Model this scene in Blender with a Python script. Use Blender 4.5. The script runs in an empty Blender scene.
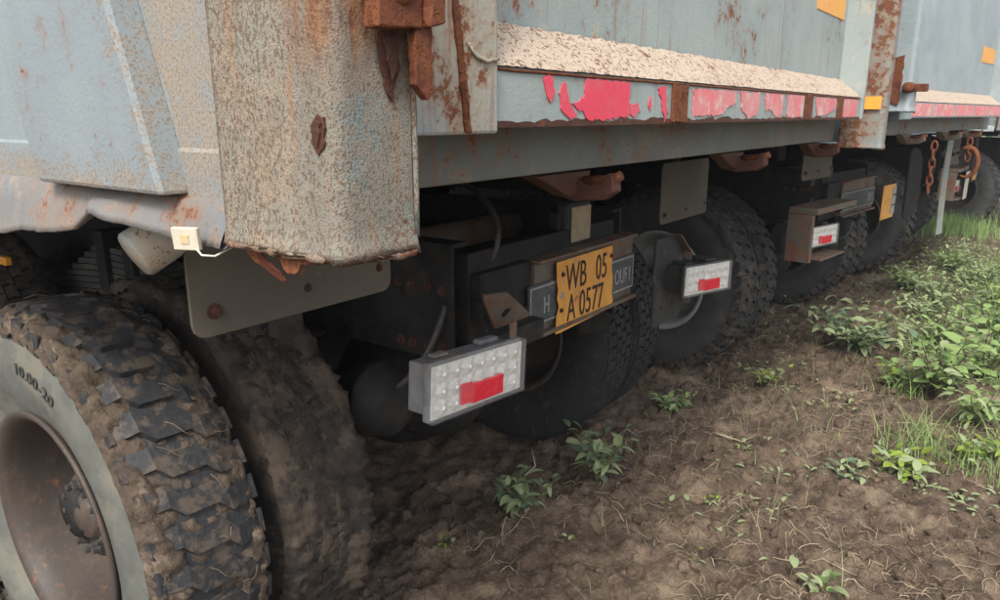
import bpy, bmesh, math, random
import numpy as np
from mathutils import Vector, Matrix, noise as mnoise
R = math.radians
random.seed(7)
rng = np.random.default_rng(11)
S = bpy.context.scene
COL = S.collection

# ------------------------------------------------------------------ camera, sky, sun, exposure
cd = bpy.data.cameras.new('camera'); cam = bpy.data.objects.new('camera', cd); COL.objects.link(cam)
cam.location = (0, 0, 1.4)
cam.rotation_euler = (R(90 - 14.4), 0, R(36.4 - 90))
cd.sensor_width = 36.0; cd.lens = 722 / 1000 * 36
cd.clip_start = 0.05; cd.clip_end = 2000
S.camera = cam
W = bpy.data.worlds.new('World'); S.world = W; W.use_nodes = True
SUN_EL, SUN_AZ = 50.0, 204.0        # azimuth of the sun, degrees counter-clockwise from +X
wn = W.node_tree; bg = wn.nodes['Background']
sky = wn.nodes.new('ShaderNodeTexSky'); sky.sky_type = 'NISHITA'; sky.sun_disc = False
sky.sun_elevation = R(SUN_EL); sky.sun_rotation = R(90 - SUN_AZ)
sky.air_density = 1.0; sky.dust_density = 4.0; sky.ozone_density = 1.0
hs = wn.nodes.new('ShaderNodeHueSaturation'); hs.inputs['Saturation'].default_value = 0.35
wn.links.new(sky.outputs[0], hs.inputs['Color']); wn.links.new(hs.outputs[0], bg.inputs['Color'])
bg.inputs['Strength'].default_value = 0.15
sl = bpy.data.lights.new('sun', 'SUN'); sun = bpy.data.objects.new('sun', sl); COL.objects.link(sun)
sl.energy = 1.5; sl.angle = R(14); sl.color = (1, .93, .82)
sd = Vector((math.cos(R(SUN_EL)) * math.cos(R(SUN_AZ)), math.cos(R(SUN_EL)) * math.sin(R(SUN_AZ)), math.sin(R(SUN_EL))))
sun.rotation_euler = sd.to_track_quat('Z', 'Y').to_euler(); sun.location = sd * 30
S.view_settings.view_transform = 'Standard'; S.view_settings.look = 'None'
S.view_settings.exposure = 0.95; S.view_settings.gamma = 1.0

# ------------------------------------------------------------------ material helpers
def new_mat(name):
    m = bpy.data.materials.new(name); m.use_nodes = True
    nt = m.node_tree; b = nt.nodes['Principled BSDF']
    return m, nt, b
class N:
    """small wrapper for building node trees"""
    def __init__(s, nt, rnd=True):
        s.nt = nt
        tc = nt.nodes.new('ShaderNodeTexCoord'); s.co = tc.outputs['Object']
        oi = nt.nodes.new('ShaderNodeObjectInfo'); s.rand = oi.outputs['Random']
        if rnd:
            v = nt.nodes.new('ShaderNodeVectorMath'); v.operation = 'MULTIPLY_ADD'
            nt.links.new(s.rand, v.inputs[0]); v.inputs[1].default_value = (7.3, 5.1, 9.7)
            nt.links.new(s.co, v.inputs[2]); s.co = v.outputs[0]
    def L(s, a, b): s.nt.links.new(a, b)
    def setin(s, sock, v):
        if isinstance(v, bpy.types.NodeSocket): s.L(v, sock)
        else: sock.default_value = v
    def noise(s, scale, detail=6, rough=.6, stretch=None, dist=0):
        co = s.co
        if stretch:
            mp = s.nt.nodes.new('ShaderNodeMapping'); mp.inputs['Scale'].default_value = stretch
            s.L(co, mp.inputs[0]); co = mp.outputs[0]
        n = s.nt.nodes.new('ShaderNodeTexNoise'); s.L(co, n.inputs['Vector'])
        n.inputs['Scale'].default_value = scale; n.inputs['Detail'].default_value = detail
        n.inputs['Roughness'].default_value = rough; n.inputs['Distortion'].default_value = dist
        return n.outputs[0]
    def voro(s, scale, feature='F1'):
        n = s.nt.nodes.new('ShaderNodeTexVoronoi'); s.L(s.co, n.inputs['Vector']); n.feature = feature
        n.inputs['Scale'].default_value = scale
        return n.outputs['Distance']
    def math(s, op, a, b=0.0, clamp=False):
        n = s.nt.nodes.new('ShaderNodeMath'); n.operation = op; n.use_clamp = clamp
        s.setin(n.inputs[0], a); s.setin(n.inputs[1], b); return n.outputs[0]
    def step(s, v, lo, hi, a=0.0, b=1.0):
        n = s.nt.nodes.new('ShaderNodeMapRange'); n.interpolation_type = 'SMOOTHSTEP'
        s.setin(n.inputs['Value'], v)
        for k, q in (('From Min', lo), ('From Max', hi), ('To Min', a), ('To Max', b)): s.setin(n.inputs[k], q)
        return n.outputs[0]
    def mix(s, f, a, b):
        n = s.nt.nodes.new('ShaderNodeMix'); n.data_type = 'RGBA'
        s.setin(n.inputs['Factor'], f)
        for sk, v in ((n.inputs[6], a), (n.inputs[7], b)):
            if isinstance(v, bpy.types.NodeSocket): s.L(v, sk)
            else: sk.default_value = (*v, 1) if len(v) == 3 else v
        return n.outputs[2]
    def bump(s, h, strength=.5, dist=.01, prev=None):
        n = s.nt.nodes.new('ShaderNodeBump'); n.inputs['Strength'].default_value = strength
        n.inputs['Distance'].default_value = dist; s.L(h, n.inputs['Height'])
        if prev is not None: s.L(prev, n.inputs['Normal'])
        return n.outputs[0]
    def sep(s):
        n = s.nt.nodes.new('ShaderNodeSeparateXYZ'); tc = s.nt.nodes.new('ShaderNodeTexCoord')
        s.L(tc.outputs['Object'], n.inputs[0]); return n.outputs

RUST_D, RUST_M, RUST_O = (.055, .022, .015), (.125, .042, .023), (.235, .092, .040)
def steel(name, base, base2, rust=.4, speck=.4, dust=.4, dustc=(.42, .35, .26), rough=.55, big=4.0, bump=.4, streak=.3, spec=.4, metal=0.0, dirt=None):
    m, nt, b = new_mat(name); n = N(nt)
    A = n.noise(big, 8, .62, dist=.3); B = n.noise(38, 7, .65); Cn = n.noise(170, 4, .6)
    T = n.noise(1, 5, .6, stretch=(60, 60, 3.0)); D = n.noise(big * 2.3, 9, .7)
    col = n.mix(n.step(A, .38, .62), base, base2)
    st = n.step(T, .56, .72, 0, streak); col = n.mix(st, col, RUST_O)
    dm = n.math('ADD', n.math('MULTIPLY', D, .6), n.math('MULTIPLY', B, .4))
    dmask = n.step(dm, .66 - .36 * dust, .78 - .36 * dust, 0, .9)
    col = n.mix(dmask, col, dustc)
    rm = n.math('ADD', n.math('MULTIPLY', A, .45), n.math('ADD', n.math('MULTIPLY', B, .4), n.math('MULTIPLY', Cn, .15)))
    rmask = n.step(rm, .70 - .3 * rust, .735 - .3 * rust)
    halo = n.step(rm, .64 - .3 * rust, .73 - .3 * rust, 0, .55)
    rc = n.mix(n.step(B, .35, .62), RUST_D, n.mix(n.step(Cn, .4, .65), RUST_M, RUST_O))
    col = n.mix(halo, col, RUST_O); col = n.mix(rmask, col, rc)
    sp = n.math('ADD', n.math('MULTIPLY', Cn, .75), n.math('MULTIPLY', B, .25))
    smask = n.step(sp, .72 - .25 * speck, .75 - .25 * speck, 0, .85); col = n.mix(smask, col, RUST_M)
    if dirt is not None:
        K = n.noise(330, 5, .75); dk = n.math('ADD', dirt(n), n.math('ADD', n.math('MULTIPLY', n.math('SUBTRACT', K, .5), 2.2), n.math('MULTIPLY', n.math('SUBTRACT', B, .5), 1.6)))
        grit = n.step(dk, .45, .75, 0, .92); col = n.mix(grit, col, n.mix(n.step(K, .44, .64), n.mix(n.step(A, .4, .6), dustc, (.27, .265, .235)), (.17, .115, .08)))
    nt.links.new(col, b.inputs['Base Color'])
    ro = n.step(rmask, 0, 1, rough, .9); nt.links.new(ro, b.inputs['Roughness'])
    b.inputs['Specular IOR Level'].default_value = spec; b.inputs['Metallic'].default_value = metal
    h = n.math('ADD', n.math('MULTIPLY', rmask, -.5), n.math('ADD', n.math('MULTIPLY', Cn, .5), n.math('MULTIPLY', dmask, .25)))
    nt.links.new(n.bump(h, bump, .004), b.inputs['Normal'])
    return m
def crust(name):
    """paint buried under a fine granular crust of dust, flecked with rust pits"""
    m, nt, b = new_mat(name); n = N(nt)
    A = n.noise(9, 7, .65); A2 = n.noise(16, 8, .7, dist=.4); B = n.noise(60, 6, .7); G = n.noise(480, 3, .6); T = n.noise(1, 5, .6, stretch=(80, 80, 6))
    K = n.noise(1, 5, .66, stretch=(330, 330, 200)); X, Y, Z = n.sep()
    back = n.step(Y, .525, .49)                                                     # rear face mixed darker and greyer, with thinner dust cover
    paint = n.mix(n.step(A, .4, .6), (.19, .245, .25), (.23, .265, .225))
    dustc = n.mix(n.step(B, .35, .65), (.315, .262, .200), (.235, .195, .152))
    dustc = n.mix(n.step(A2, .40, .62, 0, .75), dustc, (.235, .235, .200))
    cover = n.math('ADD', n.math('MULTIPLY', A2, .6), n.math('ADD', n.math('MULTIPLY', G, .25), n.math('MULTIPLY', B, .15)))
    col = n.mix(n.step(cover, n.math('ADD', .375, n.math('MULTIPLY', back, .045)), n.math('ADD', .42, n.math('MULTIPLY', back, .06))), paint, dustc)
    col = n.mix(n.step(T, .54, .70, 0, .55), col, (.33, .185, .095))
    pm = n.math('ADD', n.math('MULTIPLY', K, .8), n.math('MULTIPLY', A, .2))
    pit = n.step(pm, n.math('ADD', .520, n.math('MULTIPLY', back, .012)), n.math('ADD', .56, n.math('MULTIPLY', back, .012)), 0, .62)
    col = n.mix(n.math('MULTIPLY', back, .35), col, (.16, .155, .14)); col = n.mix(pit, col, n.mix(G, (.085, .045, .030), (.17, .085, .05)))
    col = n.mix(n.step(G, .40, .34, 0, .55), col, (.14, .10, .075))
    rr = n.step(n.math('ADD', n.math('MULTIPLY', A, .65), n.math('MULTIPLY', B, .35)), .605, .64)
    col = n.mix(rr, col, n.mix(n.step(B, .4, .6), RUST_D, RUST_M))
    stain = n.math('MULTIPLY', n.math('MULTIPLY', n.step(n.math('ADD', Z, n.math('MULTIPLY', A, .09)), 1.435, 1.52), n.step(Y, .53, .48)), n.step(T, .36, .58, .15, .9))
    col = n.mix(stain, col, n.mix(n.step(B, .4, .6), RUST_M, (.26, .13, .065)))
    lipm = n.step(n.math('ADD', Z, n.math('MULTIPLY', B, .03)), 1.302, 1.292); col = n.mix(n.math('MULTIPLY', lipm, n.step(B, .42, .56, .2, .85)), col, n.mix(G, RUST_M, RUST_O))
    nt.links.new(col, b.inputs['Base Color']); b.inputs['Roughness'].default_value = .92; b.inputs['Specular IOR Level'].default_value = .15
    h = n.math('ADD', G, n.math('ADD', n.math('MULTIPLY', pit, -.7), n.math('MULTIPLY', B, .3)))
    nt.links.new(n.bump(h, .7, .0025), b.inputs['Normal'])
    return m
def plain(name, c1, c2, scale=20, rough=.7, bump=.2, spec=.3, detail=6, dist=.004, metal=0.0, dust=0, dustc=(.2, .16, .12)):
    m, nt, b = new_mat(name); n = N(nt)
    A = n.noise(scale, detail, .65); col = n.mix(n.step(A, .35, .65), c1, c2)
    if dust:
        D = n.noise(scale * .35, 8, .7); col = n.mix(n.step(D, .62 - .3 * dust, .72 - .3 * dust, 0, .85), col, dustc)
    nt.links.new(col, b.inputs['Base Color']); b.inputs['Roughness'].default_value = rough
    b.inputs['Specular IOR Level'].default_value = spec; b.inputs['Metallic'].default_value = metal
    if bump: nt.links.new(n.bump(A, bump, dist), b.inputs['Normal'])
    return m
M = {}
M['paint'] = steel('weathered_blue_grey_paint', (.25, .30, .33), (.21, .26, .29), rust=.36, speck=.25, dust=.22, rough=.5, streak=.12)
M['paint_gate'] = steel('weathered_grey_green_paint', (.30, .345, .335), (.25, .30, .295), rust=.39, speck=.3, dust=.3, dustc=(.45, .39, .30), rough=.45, streak=.6)
M['paint_new'] = steel('cleaner_blue_grey_paint', (.31, .36, .375), (.25, .30, .32), rust=.28, speck=.14, dust=.3, dustc=(.36, .33, .28), rough=.35, streak=.1)
M['rail'] = steel('dented_dusty_rail_paint', (.150, .160, .168), (.18, .16, .14), rust=.46, speck=.42, dust=.5, dustc=(.25, .21, .17), big=7, bump=.5, dirt=lambda n: n.step(n.sep()[2], 1.31, 1.25, .22, .50))
def side_dirt(n):
    X, Y, Z = n.sep(); s_ = n.math('SUBTRACT', Y, n.math('MULTIPLY', n.math('SUBTRACT', Z, 1.33), .33))
    edge = n.step(n.math('ABSOLUTE', n.math('SUBTRACT', s_, .738)), .050, .0, 0, .58); pan = n.step(s_, .729, .722, 0, .80); face = 0.0
    near = n.math('MAXIMUM', edge, n.math('MAXIMUM', pan, face)); low = n.step(Z, 1.40, 1.315, 0, .75)
    return n.math('MAXIMUM', near, low)
M['side'] = steel('blue_grey_side_paint', (.236, .276, .292), (.208, .246, .264), rust=.27, speck=.22, dust=.12, dustc=(.31, .265, .205), rough=.5, streak=.06, dirt=side_dirt)
M['post'] = steel('streaked_gate_post_paint', (.28, .33, .34), (.34, .32, .26), rust=.42, speck=.35, dust=.45, dustc=(.42, .33, .22), big=6, streak=.75, bump=.5)
M['dustpaint'] = steel('paint_caked_with_dust', (.30, .36, .37), (.36, .34, .28), rust=.42, speck=.55, dust=.8, dustc=(.40, .34, .26), bump=.7)
M['ledge'] = steel('thick_pale_dust_with_rust_specks', (.46, .385, .31), (.40, .33, .26), rust=.36, speck=.74, dust=.95, dustc=(.47, .385, .30), big=6, bump=.7, streak=0)
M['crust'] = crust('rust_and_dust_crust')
M['rustpost'] = steel('rust_eaten_paint', (.20, .225, .22), (.23, .20, .16), rust=.56, speck=.5, dust=.45, dustc=(.20, .165, .14), streak=.05, big=5, bump=.7)
M['rust'] = steel('bare_rust', (.095, .034, .021), (.145, .050, .028), rust=.62, speck=.5, dust=.25, dustc=(.26, .14, .08), big=14, bump=.8, streak=.2, spec=.12)
M['rust_dark'] = steel('dark_flaking_rust', (.070, .032, .024), (.085, .042, .031), rust=.30, speck=.45, dust=.25, dustc=(.13, .085, .06), big=20, bump=.9, streak=.02, spec=.12)
M['sill'] = steel('sill_paint', (.15, .165, .157), (.12, .13, .122), rust=.45, speck=.42, dust=.42, dustc=(.22, .19, .15), big=5, streak=.5)
M['chassis'] = plain('oily_black_chassis', (.012, .013, .014), (.026, .024, .022), 18, .75, .5, .25, dust=.30, dustc=(.045, .035, .027))
M['bracket'] = steel('muddy_steel_bracket', (.12, .105, .085), (.085, .07, .055), rust=.55, speck=.5, dust=.4, dustc=(.17, .13, .095), big=9, bump=.5)
M['flap'] = steel('dusty_grey_flap_plate', (.105, .090, .070), (.085, .072, .057), rust=.26, speck=.2, dust=.4, dustc=(.12, .096, .07), big=3, bump=.25, streak=.0, rough=.8)
M['rubber'] = plain('dusty_tyre_rubber', (.020, .022, .026), (.036, .036, .038), 60, .66, .5, .35, dust=.46, dustc=(.095, .073, .056))
M['rubber_side'] = plain('pale_dusty_tyre_sidewall', (.128, .134, .120), (.095, .100, .090), 14, .8, .15, .25, dust=.4, dustc=(.165, .155, .125))
M['straw'] = plain('dry_straw', (.47, .385, .27), (.31, .24, .165), 40, .8, .1, .2)
M['straw_old'] = plain('muddy_straw', (.26, .20, .135), (.17, .13, .09), 40, .8, .1, .2)
M['side_dark'] = plain('dark_dusty_tyre_sidewall', (.040, .043, .045), (.058, .058, .055), 14, .75, .15, .3, dust=.3, dustc=(.085, .075, .062))
M['rubber_black'] = plain('worn_black_tyre_rubber', (.016, .017, .019), (.028, .028, .029), 50, .7, .4, .3, dust=.22, dustc=(.060, .047, .037))
M['mudrubber'] = plain('mud_smeared_tyre_rubber', (.022, .020, .019), (.052, .041, .033), 24, .85, .8, .2, dust=.42, dustc=(.085, .066, .050), dist=.01)
M['mud'] = plain('dry_caked_mud', (.120, .092, .070), (.068, .052, .040), 45, .95, .9, .1, detail=8, dist=.012, dust=.3, dustc=(.185, .145, .11))
M['rim'] = steel('brown_rusty_rim', (.062, .047, .038), (.050, .041, .035), rust=.24, speck=.3, dust=.42, dustc=(.085, .065, .050), big=7, bump=.3)
M['rim_grey'] = steel('grey_painted_rim', (.30, .31, .31), (.24, .24, .23), rust=.3, speck=.2, dust=.4, dustc=(.2, .17, .13), big=7)
M['nut'] = plain('greasy_wheel_nut', (.030, .031, .034), (.06, .05, .045), 80, .5, .3, .5)
M['greybox'] = plain('grey_lamp_housing', (.17, .175, .18), (.12, .12, .12), 30, .6, .2, .4, dust=.3)
M['blackbox'] = plain('black_plastic_housing', (.022, .023, .025), (.035, .034, .033), 30, .6, .2, .4, dust=.25, dustc=(.09, .075, .06))
M['spring'] = plain('dull_spring_steel', (.065, .07, .065), (.045, .046, .042), 20, .75, .3, .3, dust=.3, dustc=(.1, .085, .065))
M['tan'] = plain('dusty_tan_reflector', (.34, .27, .17), (.25, .19, .12), 40, .45, .2, .5)
M['cream'] = plain('cream_plastic', (.56, .52, .43), (.50, .45, .36), 40, .5, .1, .4)
M['chip'] = plain('pale_amber_lens', (.58, .45, .26), (.52, .40, .22), 40, .4, .05, .4)
M['amber'] = plain('amber_lens', (.75, .34, .04), (.70, .28, .03), 40, .3, .05, .5)
M['orange_tape'] = plain('orange_reflective_tape', (.80, .38, .05), (.74, .33, .06), 30, .4, .05, .5)
M['plate_paint'] = steel('scratched_orange_plate', (.68, .325, .06), (.60, .27, .055), rust=.36, speck=.25, dust=.42, dustc=(.47, .29, .14), big=14, bump=.4, streak=.35)
M['ink'] = plain('worn_black_ink', (.022, .02, .02), (.06, .035, .02), 90, .7, 0)
M['letter'] = plain('worn_white_lettering', (.36, .36, .345), (.20, .20, .195), 90, .7, 0)
M['board'] = plain('dark_grey_letter_board', (.055, .062, .068), (.085, .09, .092), 30, .6, .1, .3, dust=.3, dustc=(.13, .11, .09))
M['tape_red'] = steel('faded_red_reflective_tape', (.66, .055, .10), (.60, .11, .14), rust=.20, speck=.42, dust=.2, dustc=(.60, .22, .22), big=9, bump=.25, streak=.0)
M['tape_pink'] = steel('bleached_red_reflective_tape', (.68, .17, .19), (.62, .24, .24), rust=.24, speck=.36, dust=.5, dustc=(.58, .46, .42), big=9, bump=.25, streak=.1)
M['chrome'] = plain('lamp_mirror_tray', (.64, .625, .58), (.48, .465, .43), 90, .3, .1, .6)
M['led'] = plain('clear_lamp_bulb_cup', (.82, .82, .80), (.74, .74, .72), 60, .12, 0, .8)
M['red_lens'] = plain('red_lamp_reflector', (.62, .012, .035), (.70, .03, .05), 60, .25, .05, .6)
M['soot'] = plain('dark_cab_paint', (.10, .11, .12), (.08, .09, .1), 10, .5, .1)
M['strip'] = plain('grey_green_rubber_strip', (.24, .27, .25), (.19, .21, .20), 9, .7, .2, .3, dust=.3, dustc=(.3, .27, .2))
M['wire'] = plain('white_wire', (.6, .57, .5), (.5, .46, .4), 50, .5, 0)
m, nt, b = new_mat('clear_lamp_cover'); M['lens'] = m
b.inputs['Base Color'].default_value = (.95, .95, .93, 1); b.inputs['Roughness'].default_value = .18; b.inputs['Specular IOR Level'].default_value = .6
b.inputs['Alpha'].default_value = .05

# ------------------------------------------------------------------ mesh helpers
class MB:
    def __init__(s): s.v = []; s.f = []; s.mi = []; s.cur = 0; s.sm = []; s.smooth = False
    def add(s, vs, fs):
        o = len(s.v); s.v += [tuple(q) for q in vs]
        for f in fs: s.f.append(tuple(i + o for i in f)); s.mi.append(s.cur); s.sm.append(s.smooth)
        return s
    def box(s, x0, x1, y0, y1, z0, z1, mat=None):
        vs = [(x, y, z) for x in (x0, x1) for y in (y0, y1) for z in (z0, z1)]
        if mat is not None: vs = [tuple(mat @ Vector(q)) for q in vs]
        return s.add(vs, [(0, 1, 3, 2), (4, 6, 7, 5), (0, 4, 5, 1), (2, 3, 7, 6), (0, 2, 6, 4), (1, 5, 7, 3)])
    def prism(s, poly, a, b, axis='Y'):
        """poly: 2D outline; extruded from a to b along axis ('X': poly=(y,z), 'Y': poly=(x,z), 'Z': poly=(x,y))"""
        def P(p, t): return (t, p[0], p[1]) if axis == 'X' else ((p[0], t, p[1]) if axis == 'Y' else (p[0], p[1], t))
        n = len(poly)
        area = sum(poly[i][0] * poly[(i + 1) % n][1] - poly[(i + 1) % n][0] * poly[i][1] for i in range(n))
        fw = (area > 0) ^ (axis == 'Y') ^ (b < a)
        vs = [P(p, a) for p in poly] + [P(p, b) for p in poly]
        fs = []
        top = tuple(range(n, 2 * n)); bot = tuple(range(n - 1, -1, -1))
        if fw: fs = [bot, top] + [(i, (i + 1) % n, n + (i + 1) % n, n + i) for i in range(n)]
        else: fs = [bot[::-1], top[::-1]] + [(i, n + i, n + (i + 1) % n, (i + 1) % n) for i in range(n)]
        return s.add(vs, fs)
    def tube(s, pts, rad, n=8, caps=True):
        pts = [Vector(p) for p in pts]; rs = rad if isinstance(rad, (list, tuple)) else [rad] * len(pts)
        vs = []; ref = Vector((.31, .22, .93))
        for i, p in enumerate(pts):
            t = (pts[min(i + 1, len(pts) - 1)] - pts[max(i - 1, 0)]).normalized()
            u = t.cross(ref)
            if u.length < .05: u = t.cross(Vector((1, 0, 0)))
            u.normalize(); w = t.cross(u)
            vs += [tuple(p + (u * math.cos(2 * math.pi * k / n) + w * math.sin(2 * math.pi * k / n)) * rs[i]) for k in range(n)]
        fs = [(i * n + k, i * n + (k + 1) % n, (i + 1) * n + (k + 1) % n, (i + 1) * n + k) for i in range(len(pts) - 1) for k in range(n)]
        if caps: fs += [tuple(range(n - 1, -1, -1)), tuple(range((len(pts) - 1) * n, len(pts) * n))]
        return s.add(vs, fs)
    def lathe(s, prof, n=48, axis='X', c=(0, 0, 0), closed=False):
        """prof: (along, radius)"""
        vs = []
        for k in range(n):
            a = 2 * math.pi * k / n; ca, sa = math.cos(a), math.sin(a)
            for (t, r) in prof:
                p = (t, r * ca, r * sa) if axis == 'X' else ((r * ca, t, r * sa) if axis == 'Y' else (r * ca, r * sa, t))
                vs.append((p[0] + c[0], p[1] + c[1], p[2] + c[2]))
        m = len(prof); fs = []
        for k in range(n):
            k2 = (k + 1) % n
            for j in range(m if closed else m - 1):
                j2 = (j + 1) % m
                fs.append((k * m + j, k * m + j2, k2 * m + j2, k2 * m + j))
        return s.add(vs, fs)
    def ico(s, c, r, sub=1, jit=.25, sc=(1, 1, 1)):
        bm = bmesh.new(); bmesh.ops.create_icosphere(bm, subdivisions=sub, radius=1)
        vs = [(c[0] + v.co.x * r * sc[0] * (1 + random.uniform(-jit, jit)), c[1] + v.co.y * r * sc[1] * (1 + random.uniform(-jit, jit)), c[2] + v.co.z * r * sc[2] * (1 + random.uniform(-jit, jit))) for v in bm.verts]
        fs = [tuple(v.index for v in f.verts) for f in bm.faces]; bm.free()
        return s.add(vs, fs)
    def mesh(s, name, mats, fix=True):
        me = bpy.data.meshes.new(name); me.from_pydata(s.v, [], s.f)
        for q in (mats if isinstance(mats, (list, tuple)) else [mats]): me.materials.append(q)
        me.polygons.foreach_set('material_index', s.mi); me.polygons.foreach_set('use_smooth', s.sm)
        if fix:
            bm = bmesh.new(); bm.from_mesh(me); bmesh.ops.recalc_face_normals(bm, faces=bm.faces); bm.to_mesh(me); bm.free()
        me.update(); return me
def link(name, me, parent=None, loc=None, rot=None, bevel=0, kind=None, scale=None):
    o = bpy.data.objects.new(name, me); COL.objects.link(o)
    if parent: o.parent = parent
    if loc is not None: o.location = loc
    if rot is not None: o.rotation_euler = rot
    if scale is not None: o.scale = scale
    if bevel:
        md = o.modifiers.new('bevel', 'BEVEL'); md.width = bevel; md.segments = 2; md.limit_method = 'ANGLE'; md.angle_limit = R(40); md.harden_normals = False
    if kind: o['kind'] = kind
    return o
def thing(name, label, cat, loc=(0, 0, 0), rz=0, group=None):
    o = bpy.data.objects.new(name, None); COL.objects.link(o); o.location = loc; o.rotation_euler = (0, 0, rz)
    o.empty_display_size = .1
    o['label'] = label; o['category'] = cat
    if group: o['group'] = group
    return o
def text_mesh(txt, size, depth, mat):
    cu = bpy.data.curves.new('lettering', 'FONT'); cu.body = txt; cu.size = size; cu.extrude = depth; cu.align_x = 'CENTER'; cu.resolution_u = 3
    ob = bpy.data.objects.new('lettering', cu); COL.objects.link(ob); bpy.context.view_layer.update()
    me = bpy.data.meshes.new_from_object(ob.evaluated_get(bpy.context.evaluated_depsgraph_get()))
    bpy.data.objects.remove(ob); me.materials.clear(); me.materials.append(mat); return me
def jag(poly, step=.006, amp=.0025):
    out = []
    for i, p in enumerate(poly):
        q = poly[(i + 1) % len(poly)]; L = math.hypot(q[0] - p[0], q[1] - p[1]); k = max(1, int(L / step))
        for j in range(k):
            t = j / k; out.append((p[0] + (q[0] - p[0]) * t + random.uniform(-amp, amp), p[1] + (q[1] - p[1]) * t + random.uniform(-amp, amp)))
    return out
def wob(x, y, z, s, a): return mnoise.fractal(Vector((x, y, z)) * s, 1.0, 2.0, 4) * a

# ------------------------------------------------------------------ ground (one sheet, fine in front of the camera)
def vnoise(x, y, seed):
    xi = np.floor(x).astype(np.int64); yi = np.floor(y).astype(np.int64); fx = x - xi; fy = y - yi
    fx = fx * fx * (3 - 2 * fx); fy = fy * fy * (3 - 2 * fy)
    def h(a, b):
        n = (a * 374761393 + b * 668265263 + seed * 1274126177) & 0xffffffff
        n = ((n ^ (n >> 13)) * 1274126177) & 0xffffffff
        return ((n ^ (n >> 16)) & 0xffff) / 65535.0
    return (h(xi, yi) * (1 - fx) + h(xi + 1, yi) * fx) * (1 - fy) + (h(xi, yi + 1) * (1 - fx) + h(xi + 1, yi + 1) * fx) * fy
def fbm(x, y, s, octv, seed, rough=.5):
    t = 0; a = 1; w = 0
    for k in range(octv):
        t = t + a * (vnoise(x * s, y * s, seed + k) - .5); w += a; a *= rough; s *= 2.03
    return t / w
def ground_h(x, y):
    x = np.asarray(x, float); y = np.asarray(y, float)
    near = np.clip(1.4 - np.hypot(x - 3, y - .5) / 12, .12, 1)
    h = fbm(x, y, .7, 3, 3) * .09 + near * (fbm(x, y, 3.2, 4, 9, .6) * .085 + fbm(x, y, 13, 4, 21, .66) * .078)
    r = fbm(x * .55 + 3, y, 5.0, 4, 40, .6); h = h + near * np.clip(.06 - np.abs(r), 0, 1) * .35
    h = h + .10 * np.exp(-((x - 8.9) / 1.3) ** 2 - ((y - .75) / .35) ** 2)          # mud ridge in front of the farther trucks
    h = h - .03 * np.exp(-((y - 1.5) / .6) ** 2) * (x > -1) * (x < 12)
    return h + .005
def axis(segs):
    out = [segs[0][0]]
    for a, b, st0, st1 in segs:
        t = a; 
        L = b - a
        while t < b - 1e-6:
            f = (t - a) / L; t = min(b, t + st0 + (st1 - st0) * f); out.append(t)
    return np.array(out)
gx = axis([(-300, -10, 40, 6), (-10, .9, 2.5, .02), (.9, 4.2, .0125, .0145), (4.2, 8, .015, .04), (8, 14, .04, .3), (14, 300, .5, 40)])
gy = axis([(-300, -8, 40, 3), (-8, -1.0, 2.0, .02), (-1.0, 1.75, .0125, .0125), (1.75, 3, .02, .1), (3, 12, .1, 2), (12, 300, 3, 40)])
GX, GY = np.meshgrid(gx, gy, indexing='ij'); GZ = ground_h(GX, GY)
nx, ny = GX.shape
idx = np.arange(nx * ny).reshape(nx, ny)
q = np.stack([idx[:-1, :-1], idx[1:, :-1], idx[1:, 1:], idx[:-1, 1:]], -1).reshape(-1, 4)
me = bpy.data.meshes.new('ground'); me.vertices.add(nx * ny); me.vertices.foreach_set('co', np.stack([GX, GY, GZ], -1).astype(np.float32).ravel())
me.loops.add(q.size); me.loops.foreach_set('vertex_index', q.ravel().astype(np.int32)); me.polygons.add(len(q))
me.polygons.foreach_set('loop_start', np.arange(0, q.size, 4, dtype=np.int32)); me.polygons.foreach_set('use_smooth', np.ones(len(q), bool)); me.update(calc_edges=True)
m, nt, b = new_mat('churned_brown_mud'); n = N(nt, False)
A = n.noise(1.6, 8, .65); B = n.noise(14, 8, .7); Cn = n.noise(90, 6, .7); D = n.noise(4.5, 9, .72); F = n.noise(1, 4, .6, stretch=(25, 120, 60))
col = n.mix(n.step(B, .35, .65), (.086, .061, .046), (.178, .129, .092))
col = n.mix(n.step(D, .50, .66, 0, .8), col, (.31, .235, .165))
col = n.mix(n.step(Cn, .56, .68, 0, .7), col, (.345, .268, .19))
col = n.mix(n.step(Cn, .42, .34, 0, .75), col, (.035, .025, .02))
X, Y, Z = n.sep()
grn = n.step(n.math('ADD', n.math('MULTIPLY', X, .35), n.math('ADD', n.math('MULTIPLY', Y, -.8), n.math('MULTIPLY', n.math('SUBTRACT', A, .5), 2.5))), 1.2, 2.1, 0, .55)
col = n.mix(n.math('MULTIPLY', grn, n.step(B, .42, .6)), col, (.075, .095, .03))
nt.links.new(col, b.inputs['Base Color']); b.inputs['Roughness'].default_value = .93; b.inputs['Specular IOR Level'].default_value = .2
hh = n.math('ADD', n.math('MULTIPLY', B, .5), n.math('MULTIPLY', Cn, .5))
nt.links.new(n.bump(hh, 1.0, .03), b.inputs['Normal']); me.materials.append(m); M['soil'] = m
gr = link('ground', me, kind='structure'); gr['label'] = 'churned dark brown mud with straw and weeds'

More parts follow.
